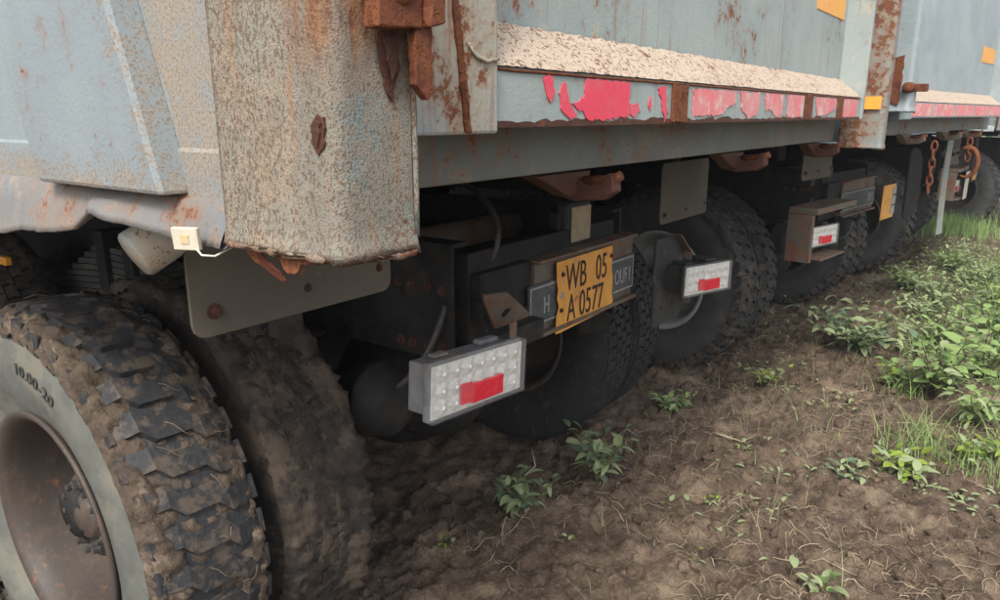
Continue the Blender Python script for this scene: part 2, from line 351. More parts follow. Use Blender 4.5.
# ------------------------------------------------------------------ wheels
TR, TW = .512, .137            # tread radius, half width
def tyre_profile():
    h = TW
    half = [(-.095, .262), (-.100, .285), (-.122, .32), (-h, .375), (-h + .002, .41), (-.126, .45), (-.118, .476), (-.108, .492), (-.075, .4965), (-.03, .499)]
    return half + [(-a, r) for a, r in half[::-1]]
def tyre_mesh(kind):
    mb = MB(); mb.smooth = True
    pr = tyre_profile(); n = 96
    mb.lathe(pr, n)
    for i in range(len(mb.f)):
        j = i % (len(pr) - 1); mb.mi[i] = 1 if (j < 5 or j > len(pr) - 7) else 0
    mb.smooth = False
    def sector(poly, a0, r0, r1, taper=.9):
        """poly of (x, arc length) raised from r0 to r1 at angle a0"""
        cx = sum(p[0] for p in poly) / len(poly); cy = sum(p[1] for p in poly) / len(poly); k = len(poly)
        vs = []
        for t, rr in ((1.0, r0), (taper, r1)):
            for x, s in poly:
                x2 = cx + (x - cx) * t; s2 = cy + (s - cy) * t; a = a0 + s2 / TR
                rad = rr - max(0, abs(x2) - .085) * .55
                vs.append((x2, rad * math.cos(a), rad * math.sin(a)))
        fs = [tuple(range(k, 2 * k))] + [(i, (i + 1) % k, k + (i + 1) % k, k + i) for i in range(k)]
        mb.add(vs, fs)
    def bar(xs, s0, s1, a0, r0, r1):
        """one tread bar crossing the tyre, stepped sideways: xs stations, s0/s1 arc limits at each"""
        vs = []
        for i, x in enumerate(xs):
            drop = max(0, abs(x) - .085) * .55; mid = (s0[i] + s1[i]) / 2
            for rr, t in ((r0, 1.0), (r1, .86)):
                for sv in (s0[i], s1[i]):
                    a = a0 + (mid + (sv - mid) * t) / TR; q = rr - drop; vs.append((x, q * math.cos(a), q * math.sin(a)))
        k = len(xs); fs = []
        for i in range(k - 1):
            o = i * 4; fs += [(o + 2, o + 3, o + 7, o + 6), (o, o + 2, o + 6, o + 4), (o + 1, o + 5, o + 7, o + 3)]
        fs += [(0, 1, 3, 2), ((k - 1) * 4, (k - 1) * 4 + 2, (k - 1) * 4 + 3, (k - 1) * 4 + 1)]
        mb.add(vs, fs)
    if kind == 'lug':
        NL = 42; pitch = 2 * math.pi * TR / NL
        for i in range(NL):
            a0 = 2 * math.pi * i / NL; w = pitch * .355
            xs = [-.126, -.072, -.046, .030, .056, .126]; of = [0, .0, .33, .36, .69, .69]; j0 = random.uniform(.9, 1.0); j1 = random.uniform(.86, 1.0)
            bar(xs, [pitch * o - w * j0 for o in of], [pitch * o + w * j1 for o in of], a0, .482, .5135 - random.uniform(0, .003))
            for sgn in (-1, 1):
                off = 0 if sgn < 0 else pitch * .69
                sh = [(sgn * .130, off - w * .95), (sgn * .1245, off - w * .95), (sgn * .1245, off + w * .95), (sgn * .130, off + w * .95)]
                vs = []
                for x, s in [(.132, -w), (.132, w), (.122, w), (.122, -w)]:
                    for rr in (.452, .497):
                        a = a0 + (s + off) * .93 / TR; x2 = sgn * (x if rr < .46 else x - .004); vs.append((x2, rr * math.cos(a), rr * math.sin(a)))
                mb.add(vs, [(0, 2, 3, 1), (0, 1, 7, 6), (2, 4, 5, 3), (1, 3, 5, 7), (0, 6, 4, 2), (6, 7, 5, 4)])
    else:
        NL = 60; pitch = 2 * math.pi * TR / NL
        for i in range(NL):
            a0 = 2 * math.pi * i / NL
            for k, x0 in enumerate((-.112, -.064, -.020, .026, .070)):
                w = .041; o = pitch * (.5 if k % 2 else 0); g = .0045
                poly = [(x0, o + g), (x0 + w * .5, o + g + .008), (x0 + w, o + g), (x0 + w, o + pitch - g), (x0 + w * .5, o + pitch - g + .008), (x0, o + pitch - g)]
                sector(poly, a0, .49, .509, .96)
    return mb
def mud_mesh(amount, seed, vk=.028, v2k=.014):
    """shell of dry mud lying between and over the lugs"""
    mb = MB(); mb.smooth = True; n = 320; xs = [-.136, -.131, -.126, -.118, -.108, -.097, -.086, -.075, -.06, -.045, -.03, -.015, 0, .015, .03, .045, .06, .075, .09, .105, .118, .128]
    vs = []
    for k in range(n):
        a = 2 * math.pi * k / n
        for x in xs:
            base = .484 if abs(x) < .115 else (.484 - (abs(x) - .115) * 1.6)
            sh = math.exp(-((x + .112) / .035) ** 2)
            v = mnoise.fractal(Vector((x * 42, math.cos(a) * 17 + seed, math.sin(a) * 17)), .8, 2.1, 5)
            v2 = mnoise.noise(Vector((x * 9, math.cos(a) * 4.5 + seed, math.sin(a) * 4.5)))
            r = base + .0165 * amount + (vk * amount) * v + v2k * v2 * amount + sh * .012 * amount
            xx = x - (sh * max(0, v + .25) * .016 * amount)
            vs.append((xx, r * math.cos(a), r * math.sin(a)))
    m_ = len(xs); fs = [(k * m_ + j, k * m_ + j + 1, ((k + 1) % n) * m_ + j + 1, ((k + 1) % n) * m_ + j) for k in range(n) for j in range(m_ - 1)]
    mb.add(vs, fs); return mb
def rim_mesh(outer, m_):
    """outer = -1: dish opens to -x, disc deep; the other dual wheel is mirrored"""
    mb = MB(); mb.smooth = True
    s = 1
    lip = [(-.108, .278), (-.116, .281), (-.118, .272), (-.112, .262), (-.098, .252), (-.06, .246), (-.03, .240), (.05, .236), (.092, .222), (.112, .19), (.118, .14), (.118, .06), (.118, .02)]
    back = [(.126, .02), (.126, .15), (.120, .2), (.108, .240), (.110, .262), (.110, .278), (.07, .262), (-.05, .262), (-.095, .266), (-.108, .278)]
    mb.lathe([(x * s, r) for x, r in lip + back], 64)
    me = mb.mesh('rim', m_); return me
TYRES = {k: tyre_mesh(k) for k in ('lug', 'rib')}
ME = {}
ME['tyre_lug'] = TYRES['lug'].mesh('tyre', [M['rubber'], M['rubber_side']])
ME['tyre_dark'] = TYRES['lug'].mesh('tyre', [M['rubber'], M['side_dark']])
ME['tyre_worn'] = TYRES['rib'].mesh('tyre', [M['mudrubber'], M['mudrubber']])
ME['tyre_black'] = TYRES['rib'].mesh('tyre', [M['rubber_black'], M['rubber_black']])
ME['mud_a'] = mud_mesh(.70, 3.1).mesh('mud', M['mud']); ME['mud_b'] = mud_mesh(1.5, 8.7, .008, .005).mesh('mud', M['mudrubber'])
ME['rim'] = rim_mesh(-1, M['rim']); ME['rim_grey'] = rim_mesh(-1, M['rim_grey'])
mb = MB(); mb.smooth = True
mb.lathe([(.12, .115), (-.012, .104), (-.020, .100), (-.021, .056), (-.034, .052), (-.042, .044), (-.044, .030), (-.048, .026), (-.048, .0)], 32)
ME['hub'] = mb.mesh('hub', M['rim'])
mb = MB(); mb.lathe([(.0, .0125), (-.016, .012), (-.018, .008), (-.030, .0078), (-.032, 0)], 6); ME['nut'] = mb.mesh('wheel_nut', M['nut'])
mb = MB(); mb.lathe([(0, .0), (0, .020), (-.003, .020), (-.003, .0115), (-.012, .011), (-.013, 0)], 8); ME['bolt_x'] = mb.mesh('bolt', M['rust_dark'])
mb = MB(); mb.lathe([(0, .0), (0, .019), (-.003, .019), (-.003, .0115), (-.013, .011), (-.014, 0)], 8, axis='Y'); ME['bolt_y'] = mb.mesh('bolt', M['rust_dark'])
# raised size marking on the sidewall, bent round the wheel
tx = text_mesh('10.00-20', .036, .0012, M['blackbox'])
for v in tx.vertices:
    x, y, z = v.co; a = x * 1.38 / .40; r = .382 + y
    v.co = (-.1385 + (abs(r - .40) ** 2) * 2 - z, -r * math.sin(a), r * math.cos(a))
tx.update(); tx.materials[0] = M['side_dark']; ME['marking'] = tx
def wheel(parent, loc, mirror, tyre='tyre_lug', rim='rim', mud=None, nuts=False, spin=0, marking=False):
    w = link('wheel', ME[rim], parent, loc, (spin, 0, math.pi if mirror else 0), scale=(.88, 1, 1))
    link('tyre', ME[tyre], w)
    if mud: link('caked_mud', ME[mud], w)
    if nuts:
        link('hub', ME['hub'], w)
        for k in range(12):
            a = 2 * math.pi * (k + .3) / 12; link('wheel_nut', ME['nut'], w, (-.018, .079 * math.cos(a), .079 * math.sin(a)))
    if mud == 'mud_a':
        st_ = MB(); st_.smooth = True
        for i in range(40):
            a = random.uniform(0, 6.28); x = random.uniform(-.13, .12); r = .517 - max(0, abs(x) - .085) * .5; da = random.uniform(-.09, .09); dx = random.uniform(-.06, .06); pts = []
            for k in range(5):
                t = k / 4; pts.append((x + dx * t, (r + .006 * math.sin(t * 3.1)) * math.cos(a + da * t + .02 * math.sin(t * 5)), (r + .006 * math.sin(t * 3.1)) * math.sin(a + da * t + .02 * math.sin(t * 5))))
            st_.tube(pts, random.uniform(.0004, .0007), 4, False)
        link('stuck_straw', st_.mesh('stuck_straw', M['straw_old'], False), w, kind='stuff')
    if marking: link('size_marking', ME['marking'], w, rot=(R(14) - spin, 0, 0))
    return w

# ------------------------------------------------------------------ lamps
def lamp_meshes(wd, ht, dp, housing):
    d = {}
    mb = MB(); mb.prism([(-wd / 2 + .012, -ht / 2 + .008), (wd / 2 - .012, -ht / 2 + .008), (wd / 2 - .012, ht / 2 - .008), (-wd / 2 + .012, ht / 2 - .008)], .008, dp)
    mb.box(-wd / 2, wd / 2, .0, .014, -ht / 2, ht / 2)
    mb.box(-wd / 2 + .05, -wd / 2 + .09, .03, dp - .01, ht / 2 - .008, ht / 2); mb.box(wd / 2 - .1, wd / 2 - .04, .03, dp - .01, ht / 2 - .008, ht / 2 + .004)
    d['lamp'] = mb.mesh('tail_lamp', housing)
    mb = MB(); mb.box(-wd / 2 + .006, wd / 2 - .006, -.004, -.001, -ht / 2 + .006, ht / 2 - .006)
    # honeycomb of raised mirror cups
    mb.smooth = False
    nc, nr = 7, 3; cw = (wd - .03) / nc; rh = (ht - .016) / nr
    for i in range(nc):
        for j in range(nr):
            cx = -wd / 2 + .015 + cw * (i + .5); cz = -ht / 2 + .008 + rh * (j + .5)
            o = len(mb.v); rr = min(cw, rh) * .56
            vs = [(cx + rr * math.cos(k * math.pi / 3) * cw / min(cw, rh), -.004, cz + rr * math.sin(k * math.pi / 3)) for k in range(6)]
            vs += [(cx + .3 * rr * math.cos(k * math.pi / 3 + .5), -.0095, cz + .3 * rr * math.sin(k * math.pi / 3 + .5)) for k in range(6)]
            mb.add(vs, [(k, (k + 1) % 6, 6 + (k + 1) % 6, 6 + k) for k in range(6)] + [tuple(range(6, 12))])
    d['mirror_tray'] = mb.mesh('mirror_tray', M['chrome'])
    mb = MB(); mb.smooth = True
    mb.lathe([(-.0070, .0), (-.0072, .003), (-.009, .0045), (-.0115, .004), (-.0127, .0)], 8, axis='Y'); d['bulb'] = mb.mesh('bulb', M['led'])
    d['spots'] = [(-wd / 2 + .015 + cw * (i + .5), 0, -ht / 2 + .008 + rh * (j + .5)) for i in range(nc) for j in range(nr) if not (j <= 1 and 2 <= i <= 5)]
    mb = MB(); x0, x1 = -wd * .10, wd * .235
    mb.box(x0, x1, -.0136, -.006, -ht / 2 + .014, -ht * .02); d['red_reflector'] = mb.mesh('red_reflector', M['red_lens'])
    mb = MB(); mb.box(x0 - .030, x0 - .003, -.0110, -.006, -ht / 2 + .018, ht * .02)
    d['red_side'] = mb.mesh('red_side_reflector', M['red_lens'])
    mb = MB(); e = .0035; f = -.0132
    for a, bb in (((-wd / 2, wd / 2), (ht / 2 - e, ht / 2)), ((-wd / 2, wd / 2), (-ht / 2, -ht / 2 + e))): mb.box(a[0], a[1], f, .0, bb[0], bb[1])
    for a in (-wd / 2, wd / 2 - e): mb.box(a, a + e, f, -.001, -ht / 2 + e, ht / 2 - e)
    mb.box(-wd / 2 + e, wd / 2 - e, f, f + .0025, -ht / 2 + e, ht / 2 - e)
    d['clear_cover'] = mb.mesh('clear_cover', M['lens'])
    return d
LAMP_A = lamp_meshes(.285, .113, .062, M['greybox']); LAMP_B = lamp_meshes(.27, .108, .12, M['blackbox'])
def tail_lamp(parent, loc, rot, d, detail=True):
    l = link('tail_lamp', d['lamp'], parent, loc, rot, bevel=.004)
    link('mirror_tray', d['mirror_tray'], l); link('red_reflector', d['red_reflector'], l, bevel=.002); link('red_side_reflector', d['red_side'], l)
    if detail:
        for p in d['spots']: link('bulb', d['bulb'], l, p)
    link('clear_cover', d['clear_cover'], l, bevel=.002)
    return l

# ------------------------------------------------------------------ tipper truck, local x = X - 1.735
CX = 1.735
TAPE = [  # outlines of the torn pieces of tape, (x, height share 0..1 of the beam face), first truck
    [(.817, .95), (.842, .98), (.846, .55), (.835, .48), (.826, .6)], [(.858, .62), (.872, .88), (.885, .5), (.905, .2), (.880, .12), (.862, .3)],
    [(.892, .45), (.925, .55), (.930, .95), (1.02, .97), (1.068, .96), (1.065, .16), (.99, .1), (.945, .08), (.925, .25), (.905, .33)],
    [(1.068, .45), (1.09, .5), (1.105, .3), (1.085, .1), (1.069, .2)], [(1.135, .45), (1.145, .62), (1.150, .4), (1.142, .33)], [(1.172, .88), (1.20, .9), (1.21, .35), (1.205, .05), (1.19, .4)],
    [(1.325, .9), (1.56, .93), (1.555, .55), (1.51, .42), (1.48, .2), (1.33, .15)], [(1.585, .92), (1.72, .93), (1.715, .5), (1.70, .15), (1.64, .12), (1.60, .35)],
    [(1.755, .92), (1.90, .93), (1.90, .2), (1.86, .1), (1.80, .4), (1.765, .35)], [(1.935, .92), (2.095, .93), (2.09, .12), (1.95, .1)],
    [(2.215, .9), (2.34, .93), (2.47, .9), (2.46, .5), (2.36, .2), (2.25, .12)], [(2.56, .93), (2.775, .94), (2.775, .1), (2.58, .08)]]
def tipper(label, cx, dy, rz, opt):
    t = thing('tipper_truck', label, 'truck', (cx, dy, 0), R(rz), 'tipper trucks parked side by side')
    new = opt.get('new', False)
    P = M['paint_new'] if new else M['paint']; G = M['paint_new'] if new else M['paint_gate']
    def part(name, mb, mat, bevel=0, parent=None, fix=True):
        me = mb.mesh(name, mat, fix)
        me.transform(Matrix.Translation((-CX, 0, 0)))
        return link(name, me, parent or t, bevel=bevel)
    def boxp(name, mat, *b, bevel=.003, parent=None): return part(name, MB().box(*b), mat, bevel, parent)
    ZT = 2.55
    # --- side walls with slanted ribs and a dented rail (left), plain on the right
    mb = MB(); mb.prism([(.43, ZT), (.43, 1.366), (.4265, 1.362), (.4265, 1.30), (.46, 1.30), (.46, ZT)], .610, 5.2); part('side_wall', mb, (M['rustpost'] if opt.get('rustp') else P) if new else M['side'])
    mb = MB(); mb.prism([(3.04, ZT), (3.04, 1.30), (3.01, 1.30), (3.01, ZT)], .625, 5.2); part('side_wall', mb, P)
    k = .33
    for i, y0 in enumerate((.70, 1.5, 2.3, 3.1, 3.9, 4.7)):
        def rp(x, y, z): return (x, y0 + y + k * (z - 1.33), z)
        mb = MB(); z0, z1 = 1.318, ZT
        ins = .012
        prof = [(.4295, .030), (.395, .031), (.395, .318), (.4295, .345)]
        vs = [rp(x, y, z) for z in (z0, 1.36, z1) for x, y in prof]
        fs = [(a * 4 + b, a * 4 + b + 1, a * 4 + 5 + b, a * 4 + 4 + b) for a in range(2) for b in range(3)] + [(3, 2, 1, 0), (8, 9, 10, 11)]
        mb.add(vs, fs); part('side_rib', mb, P if new else M['side'], .005)
    # rail below the side wall, folded outward and bent by knocks
    ys = list(np.linspace(.64, 1.7, 120)) + list(np.linspace(1.75, 5.2, 30))
    yb = [.60, .66, .72, .79, .86, .90, .917, .935, .955, .99, 1.08, 1.21, 1.4, 1.7, 5.3]; zb = [1.272, 1.271, 1.272, 1.279, 1.283, 1.287, 1.290, 1.276, 1.262, 1.256, 1.250, 1.235, 1.228, 1.238, 1.24]
    mb = MB(); mb.smooth = True; vs = []
    for y in ys:
        zz = float(np.interp(y, yb, zb)) + wob(0, y, 0, 14, .004); xo = .398 + wob(3, y, 0, 5, .010) + (.010 * math.exp(-((y - .925) / .02) ** 2))
        zt = 1.312 + wob(7, y, 1, 9, .005) + wob(2, y, 1, 38, .0022); xo += wob(4, y, 0, 40, .003)
        vs += [(.4262, y, zt + .004), (.420, y, zt), (.4262 * .45 + xo * .55, y, zt * .55 + zz * .45 + .004 + wob(1, y, 2, 20, .003)), (xo + .003, y, zz + .008), (xo, y, zz), (xo + .006, y, zz - .001), (xo + .028, y, zz + .012)]
    fs = [(i * 7 + j, i * 7 + j + 1, i * 7 + 8 + j, i * 7 + 7 + j) for i in range(len(ys) - 1) for j in range(6)]
    mb.add(vs, fs); part('side_rail', mb, M['rail'] if not new else P)
    # --- floor and sills
    boxp('body_floor', M['sill'], .47, 3.0, .66, 5.2, 1.335, 1.405)
    mb = MB()
    for y in np.arange(1.3, 5.1, .55): mb.box(.48, 2.99, y, y + .07, 1.24, 1.334)
    part('floor_beam', mb, M['chassis'])
    for x in (1.24, 2.09): boxp('body_runner', M['chassis'], x, x + .12, 1.32, 5.0, 1.14, 1.239)
    boxp('front_wall', P, .47, 3.0, 5.205, 5.25, 1.3, ZT)
    boxp('rear_sill', M['sill'], .50, 2.952, .636, .655, 1.308, 1.40, bevel=.003)
    # --- corner pillars
    pz = opt.get('pillar_bottom', 1.279)
    def pillar(x0, x1, mir, mat):
        y0, y1 = (.474 if mir else .462), .623
        pts = []; r = .016
        cor = [(x0, y1), (x0, y0), (x1, y0), (x1, y1)]
        out = []
        out.append((x0, y1))
        for (cxx, cyy, a0) in ((x0 + r, y0 + r, 180), (x1 - r * .4, y0 + r * .4, 270)):
            rr = r if a0 == 180 else r * .4
            for a in range(0, 91, 18): out.append((cxx + rr * math.cos(R(a0 + a)), cyy + rr * math.sin(R(a0 + a))))
        out.append((x1, y1))
        # resample along the outline
        dense = []
        for i in range(len(out) - 1):
            p, q = Vector(out[i]), Vector(out[i + 1]); kk = max(1, int((q - p).length / .006))
            dense += [p.lerp(q, j / kk) for j in range(kk)]
        dense.append(Vector(out[-1])); c = Vector(((x0 + x1) / 2, (y0 + y1) / 2))
        zs = list(np.arange(pz, pz + .40, .006)) + [pz + .6, ZT]
        mb = MB(); mb.smooth = True; vs = []
        for z in zs:
            for p in dense:
                d = (p - c).normalized(); w = (wob(p.x, p.y, z, 70, .0006) + wob(p.x, p.y, z, 9, .0012)) * min(1, abs(p.y - y1) * 25)
                low = max(0, 1 - (z - pz) / .02); w += low * (.0035 + abs(wob(p.x, p.y, z, 45, .0035)))
                zz = z + (wob(p.x, p.y, 4, 35, .004) - .003 * (1 if p.y < y0 + .03 else 0) if z == zs[0] else 0)
                vs.append((p.x + d.x * w, p.y + d.y * w, zz))
        m_ = len(dense); fs = [(i * m_ + j, i * m_ + j + 1, (i + 1) * m_ + j + 1, (i + 1) * m_ + j) for i in range(len(zs) - 1) for j in range(m_ - 1)]
        o = len(vs); vs += [(c.x + (p.x - c.x) * .9, c.y + (p.y - c.y) * .93, pz + .012) for p in dense]
        fs += [(j, o + j, o + j + 1, j + 1) for j in range(m_ - 1)]
        o2 = len(vs); vs += [(c.x + (p.x - c.x) * .9, c.y + (p.y - c.y) * .93, pz + .3) for p in dense]
        fs += [(o + j, o2 + j, o2 + j + 1, o + j + 1) for j in range(m_ - 1)]
        fs += [(i * m_, (i + 1) * m_, (i + 1) * m_ + m_ - 1, i * m_ + m_ - 1) for i in range(len(zs) - 1)]
        mb.add(vs, fs); return part('corner_pillar', mb, mat)
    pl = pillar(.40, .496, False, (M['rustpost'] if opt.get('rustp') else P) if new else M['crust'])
    pr_ = pillar(2.972, 3.040, True, P if new else M['rustpost'])
    if not new:
        lip = [(.4005, .621), (.3995, .54), (.400, .482), (.408, .466), (.44, .4605), (.488, .461), (.4945, .470), (.496, .52)]
        pth = []
        for i in range(len(lip) - 1):
            for j in range(8):
                t_ = j / 8; x = lip[i][0] + (lip[i + 1][0] - lip[i][0]) * t_; y = lip[i][1] + (lip[i + 1][1] - lip[i][1]) * t_
                pth.append((x + wob(x, y, 0, 60, .0012), y, pz + .0005 + wob(x, y, 5, 40, .0022) - (.004 if x > .44 else 0)))
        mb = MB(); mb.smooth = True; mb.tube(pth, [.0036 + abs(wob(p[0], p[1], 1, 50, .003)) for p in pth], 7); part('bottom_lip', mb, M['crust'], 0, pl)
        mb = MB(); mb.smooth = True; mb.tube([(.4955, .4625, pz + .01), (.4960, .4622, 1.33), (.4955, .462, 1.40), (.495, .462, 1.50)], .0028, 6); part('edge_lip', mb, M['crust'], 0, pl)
        mb = MB(); mb.prism(jag([(.431, 1.468), (.484, 1.470), (.485, 1.62), (.431, 1.62)], .01, .0012), .437, .4545); part('hinge_plate', mb, M['rust'], .002, pl)
        mb = MB(); mb.prism(jag([(.476, 1.424), (.489, 1.412), (.4985, 1.416), (.4975, 1.50), (.476, 1.4665)], .006, .0014), .4395, .4485); part('torn_strap', mb, M['rust'], .0015, pl)
        mb = MB(); mb.prism(jag([(.4865, 1.471), (.505, 1.476), (.505, 1.62), (.4865, 1.62)], .008, .0012), .43, .452); part('hinge_plate', mb, M['rust'], .002, pl)
        mb = MB(); mb.smooth = True; mb.lathe([(.449, .017), (.438, .016), (.434, .010), (.433, 0)], 12, axis='Y', c=(.46, 0, 1.50)); part('hinge_pin', mb, M['rust'], 0, pl)
        # drip of eaten metal between the straps
        def flake(outline, y, th):
            mb = MB(); mb.prism(jag(outline, .004, .0016), y - th, y); return mb
        for ol, y, th in (([(.450, 1.467), (.475, 1.467), (.477, 1.44), (.470, 1.425), (.466, 1.410), (.458, 1.42), (.455, 1.438)], .4608, .0022), ([(.456, 1.462), (.473, 1.465), (.472, 1.442), (.464, 1.432), (.459, 1.445)], .4585, .0022), ([(.461, 1.448), (.470, 1.452), (.468, 1.436), (.463, 1.430)], .4562, .002)):
            part('rust_flake', flake(ol, y, th), M['rust_dark'], .0006, pl)
        mb = MB()
        for ol, x in (([(.470, 1.398), (.478, 1.400), (.487, 1.393), (.488, 1.378), (.480, 1.366), (.473, 1.374)], .4005), ([(.473, 1.394), (.482, 1.396), (.485, 1.385), (.479, 1.374)], .3988)):
            mb.prism(jag(ol, .004, .0014), x - .002, x, 'X')
        part('rust_flake', mb, M['rust_dark'], .0006, pl)
        # torn curls of metal under the lip
        for ol, x, ry in (([(.604, 1.279), (.584, 1.279), (.575, 1.268), (.566, 1.264), (.556, 1.2575), (.552, 1.2485), (.563, 1.2475), (.574, 1.255), (.590, 1.262), (.598, 1.270)], .4035, -14),
                          ([(.553, 1.279), (.546, 1.267), (.536, 1.2605), (.523, 1.2615), (.520, 1.268), (.505, 1.274), (.490, 1.279)], .4045, 10)):
            mb = MB(); mb.prism(jag(ol, .004, .0012), x, x + .0022, 'X'); cy_ = sum(p[0] for p in ol) / len(ol)
            mt = Matrix.Translation((x, cy_, 1.277)) @ Matrix.Rotation(R(ry), 4, 'Y') @ Matrix.Translation((-x, -cy_, -1.277)); mb.v = [tuple(mt @ Vector(v)) for v in mb.v]
            part('torn_curl', mb, M['rust'], .0005, pl)
        boxp('orange_tape', M['orange_tape'], 2.9600, 2.9635, .490, .556, 1.418, 1.463, bevel=.0005, parent=pr_)
    else:
        mb = MB(); mb.prism(jag([(.50, 1.44), (.53, 1.45), (.535, 1.62), (.50, 1.63)], .02, .004), .392, .397, 'X'); part('rust_scab', mb, M['rust'], 0, pl)
        mb = MB(); mb.smooth = True; mb.lathe([(.37, 0), (.37, .02), (.40, .022), (.42, .022)], 12, c=(0, .47, 1.505)); part('hinge_pin', mb, M['rust'], 0, pl)
        mb = MB(); mb.box(.44, .49, .42, .46, 1.49, 1.52); part('hinge_bar', mb, M['rust'], .003, pl)
    # --- tailgate
    mb = MB(); z0, z1 = 1.386, 1.452
    mb.prism([(.535, z0), (.6095, z0 + .002), (.634, z0 + .002), (.634, ZT), (.612, ZT), (.612, 1.512), (.5375, z1 + .004), (.535, z1)], .7055, 2.840, 'X')
    tg = part('tailgate', mb, G)
    if not new:
        xs_ = np.linspace(.7065, 2.839, 160); up = [(x, z0 + .003 + abs(wob(x, 0, 2, 9, .012)) + abs(wob(x, 1, 2, 50, .006))) for x in xs_[::-1]]
        mb = MB(); mb.prism([(x, z0 - .0015) for x in xs_] + up, .5338, .5347); part('rusty_edge', mb, M['rust_dark'], 0, tg)
    vs = []; mb = MB(); mb.smooth = True; nn = 220
    for i in range(nn):
        x = .7075 + (2.838 - .7075) * i / (nn - 1)
        for j in range(9):
            f = j / 8 + (abs(wob(x, 2, 7, 16, .12)) + abs(wob(x, 5, 7, 60, .06)) if j == 8 else 0); vs.append((x, min(.5325 + .0775 * f, .6095) + wob(x, f, 3, 30, .0012), 1.4545 + .0605 * f + .0018 + abs(wob(x, f, 0, 55, .0022)) + .002 * math.sin(f * math.pi)))
    mb.add(vs, [(i * 9 + j, i * 9 + 9 + j, i * 9 + 10 + j, i * 9 + 1 + j) for i in range(nn - 1) for j in range(8)])
    part('dust_layer', mb, M['ledge'], 0, tg)
    boxp('gate_post', G if new else M['post'], .520, .7055, .522, .636, 1.378, ZT, bevel=.004, parent=tg)
    if not new:
        mb = MB(); mb.prism(jag([(.640, 1.380), (.651, 1.380), (.630, 1.53), (.614, 1.76), (.603, 1.76), (.620, 1.53)], .012, .0012), .5185, .5225); part('weld_seam', mb, M['rust'], .001, tg)
        mb = MB(); mb.smooth = True; mb.tube([(.648, .5205, 1.475), (.66, .520, 1.463), (.68, .520, 1.458), (.704, .521, 1.462)], .0022, 6); part('weld_bead', mb, M['dustpaint'], 0, tg)
        mb = MB(); mb.smooth = True; mb.tube([(.708, .5345, 1.453)] + [(x, .534, 1.452 + wob(x, 0, 0, 20, .001)) for x in np.linspace(.75, 2.8, 60)], .0021, 6); part('weld_bead', mb, M['rust'], 0, tg)
        pieces = TAPE
        for x0, x1 in ((1.227, 1.243), (1.247, 1.288), (2.105, 2.135), (2.14, 2.168), (2.485, 2.515), (2.52, 2.545)):
            mb = MB(); mb.prism(jag([(x0, z0 + .001), (x1, z0 + .001), (x1, z1 - .002), (x0, z1 - .002)], .012, .001), .5275, .5345); part('rusty_strap', mb, M['rust'], .001, tg)
        mb = MB(); mb.box(2.841, 2.864, .526, .640, 1.384, ZT); part('gate_edge_plate', mb, G, .002, tg)
    else:
        pieces = [[(a, .95), (bq, .95), (bq, .1), (a, .1)] for a, bq in ((.73, 1.12), (1.16, 1.56), (1.6, 2.0), (2.04, 2.42), (2.46, 2.80))]
        mb = MB(); mb.box(2.841, 2.864, .526, .640, 1.384, ZT); part('gate_edge_plate', mb, P, .002, tg)
    for i, pc in enumerate(pieces):
        poly = jag([(x, z0 + (z1 - z0) * h) for x, h in pc], .006, .0012 if new else .0028)
        mb = MB(); mb.prism(poly, .5332, .5347); part('reflective_tape', mb, M['tape_red'] if (i < 6 and not new) else M['tape_pink'], 0, tg)
    mb = MB(); mb.box(2.44, 2.80, .6095, .6116, 1.71, 1.80); part('orange_tape', mb, M['orange_tape'], 0, tg)
    # --- hooks under the tailgate
    for hx in ((1.10, 1.93, 2.76) if not new else (1.20, 2.0, 2.55)):
        mb = MB(); mb.prism([(.70, 1.303), (.70, 1.262), (.65, 1.252), (.595, 1.258), (.572, 1.272), (.575, 1.300), (.589, 1.304), (.598, 1.286), (.632, 1.282), (.66, 1.303)], hx, hx + .030, 'X')
        hk = part('tailgate_hook', mb, M['rust_dark'] if not new else M['bracket'], .004)
        mb = MB(); mb.prism([(hx - .13, 1.304), (hx + .05, 1.304), (hx + .035, 1.268), (hx - .02, 1.262)], .645, .68); part('hook_gusset', mb, M['rust_dark'] if not new else M['bracket'], .003, hk)
        mb = MB(); mb.smooth = True; mb.tube([(hx + .016, .568, 1.30), (hx + .016, .585, 1.292), (hx + .016, .64, 1.287)], .009, 8); part('hook_roller', mb, M['rust'], 0, hk)
    # --- flap plates behind the dual wheels
    def flap(x0, x1, y, zb_, zt_, side):
        r = .02; poly = []
        for (cx_, cz_, a0) in ((x0 + r, zb_ + r, 180), (x1 - r, zb_ + r, 270), (x1 - r, zt_ - r, 0), (x0 + r, zt_ - r, 90)):
            poly += [(cx_ + r * math.cos(R(a0 + a)), cz_ + r * math.sin(R(a0 + a))) for a in (0, 30, 60, 90)]
        mb = MB(); mb.prism(poly, y, y + .006); f = part('flap_plate', mb, M['flap'], .001)
        for x, z in ((x0 + .034, zb_ + .036), (x0 + (x1 - x0) * .52, zb_ + .038), (x1 - .028, zb_ + .044)):
            link('bolt', ME['bolt_y'], f, (x - CX, y, z), scale=(.62, .8, .62) if x < x0 + .1 else (.4, .4, .4))
        mb = MB(); mb.box(x0 + .14, x0 + .19, y + .0065, y + .03, zt_ - .17, zt_ + .05); part('flap_bracket', mb, M['chassis'], .002)
    if not opt.get('far'):
        flap(.513, .894, .90, 1.098, 1.235, 0); 
        if not new: flap(2.60, 3.08, 1.15, .985, 1.22, 1)
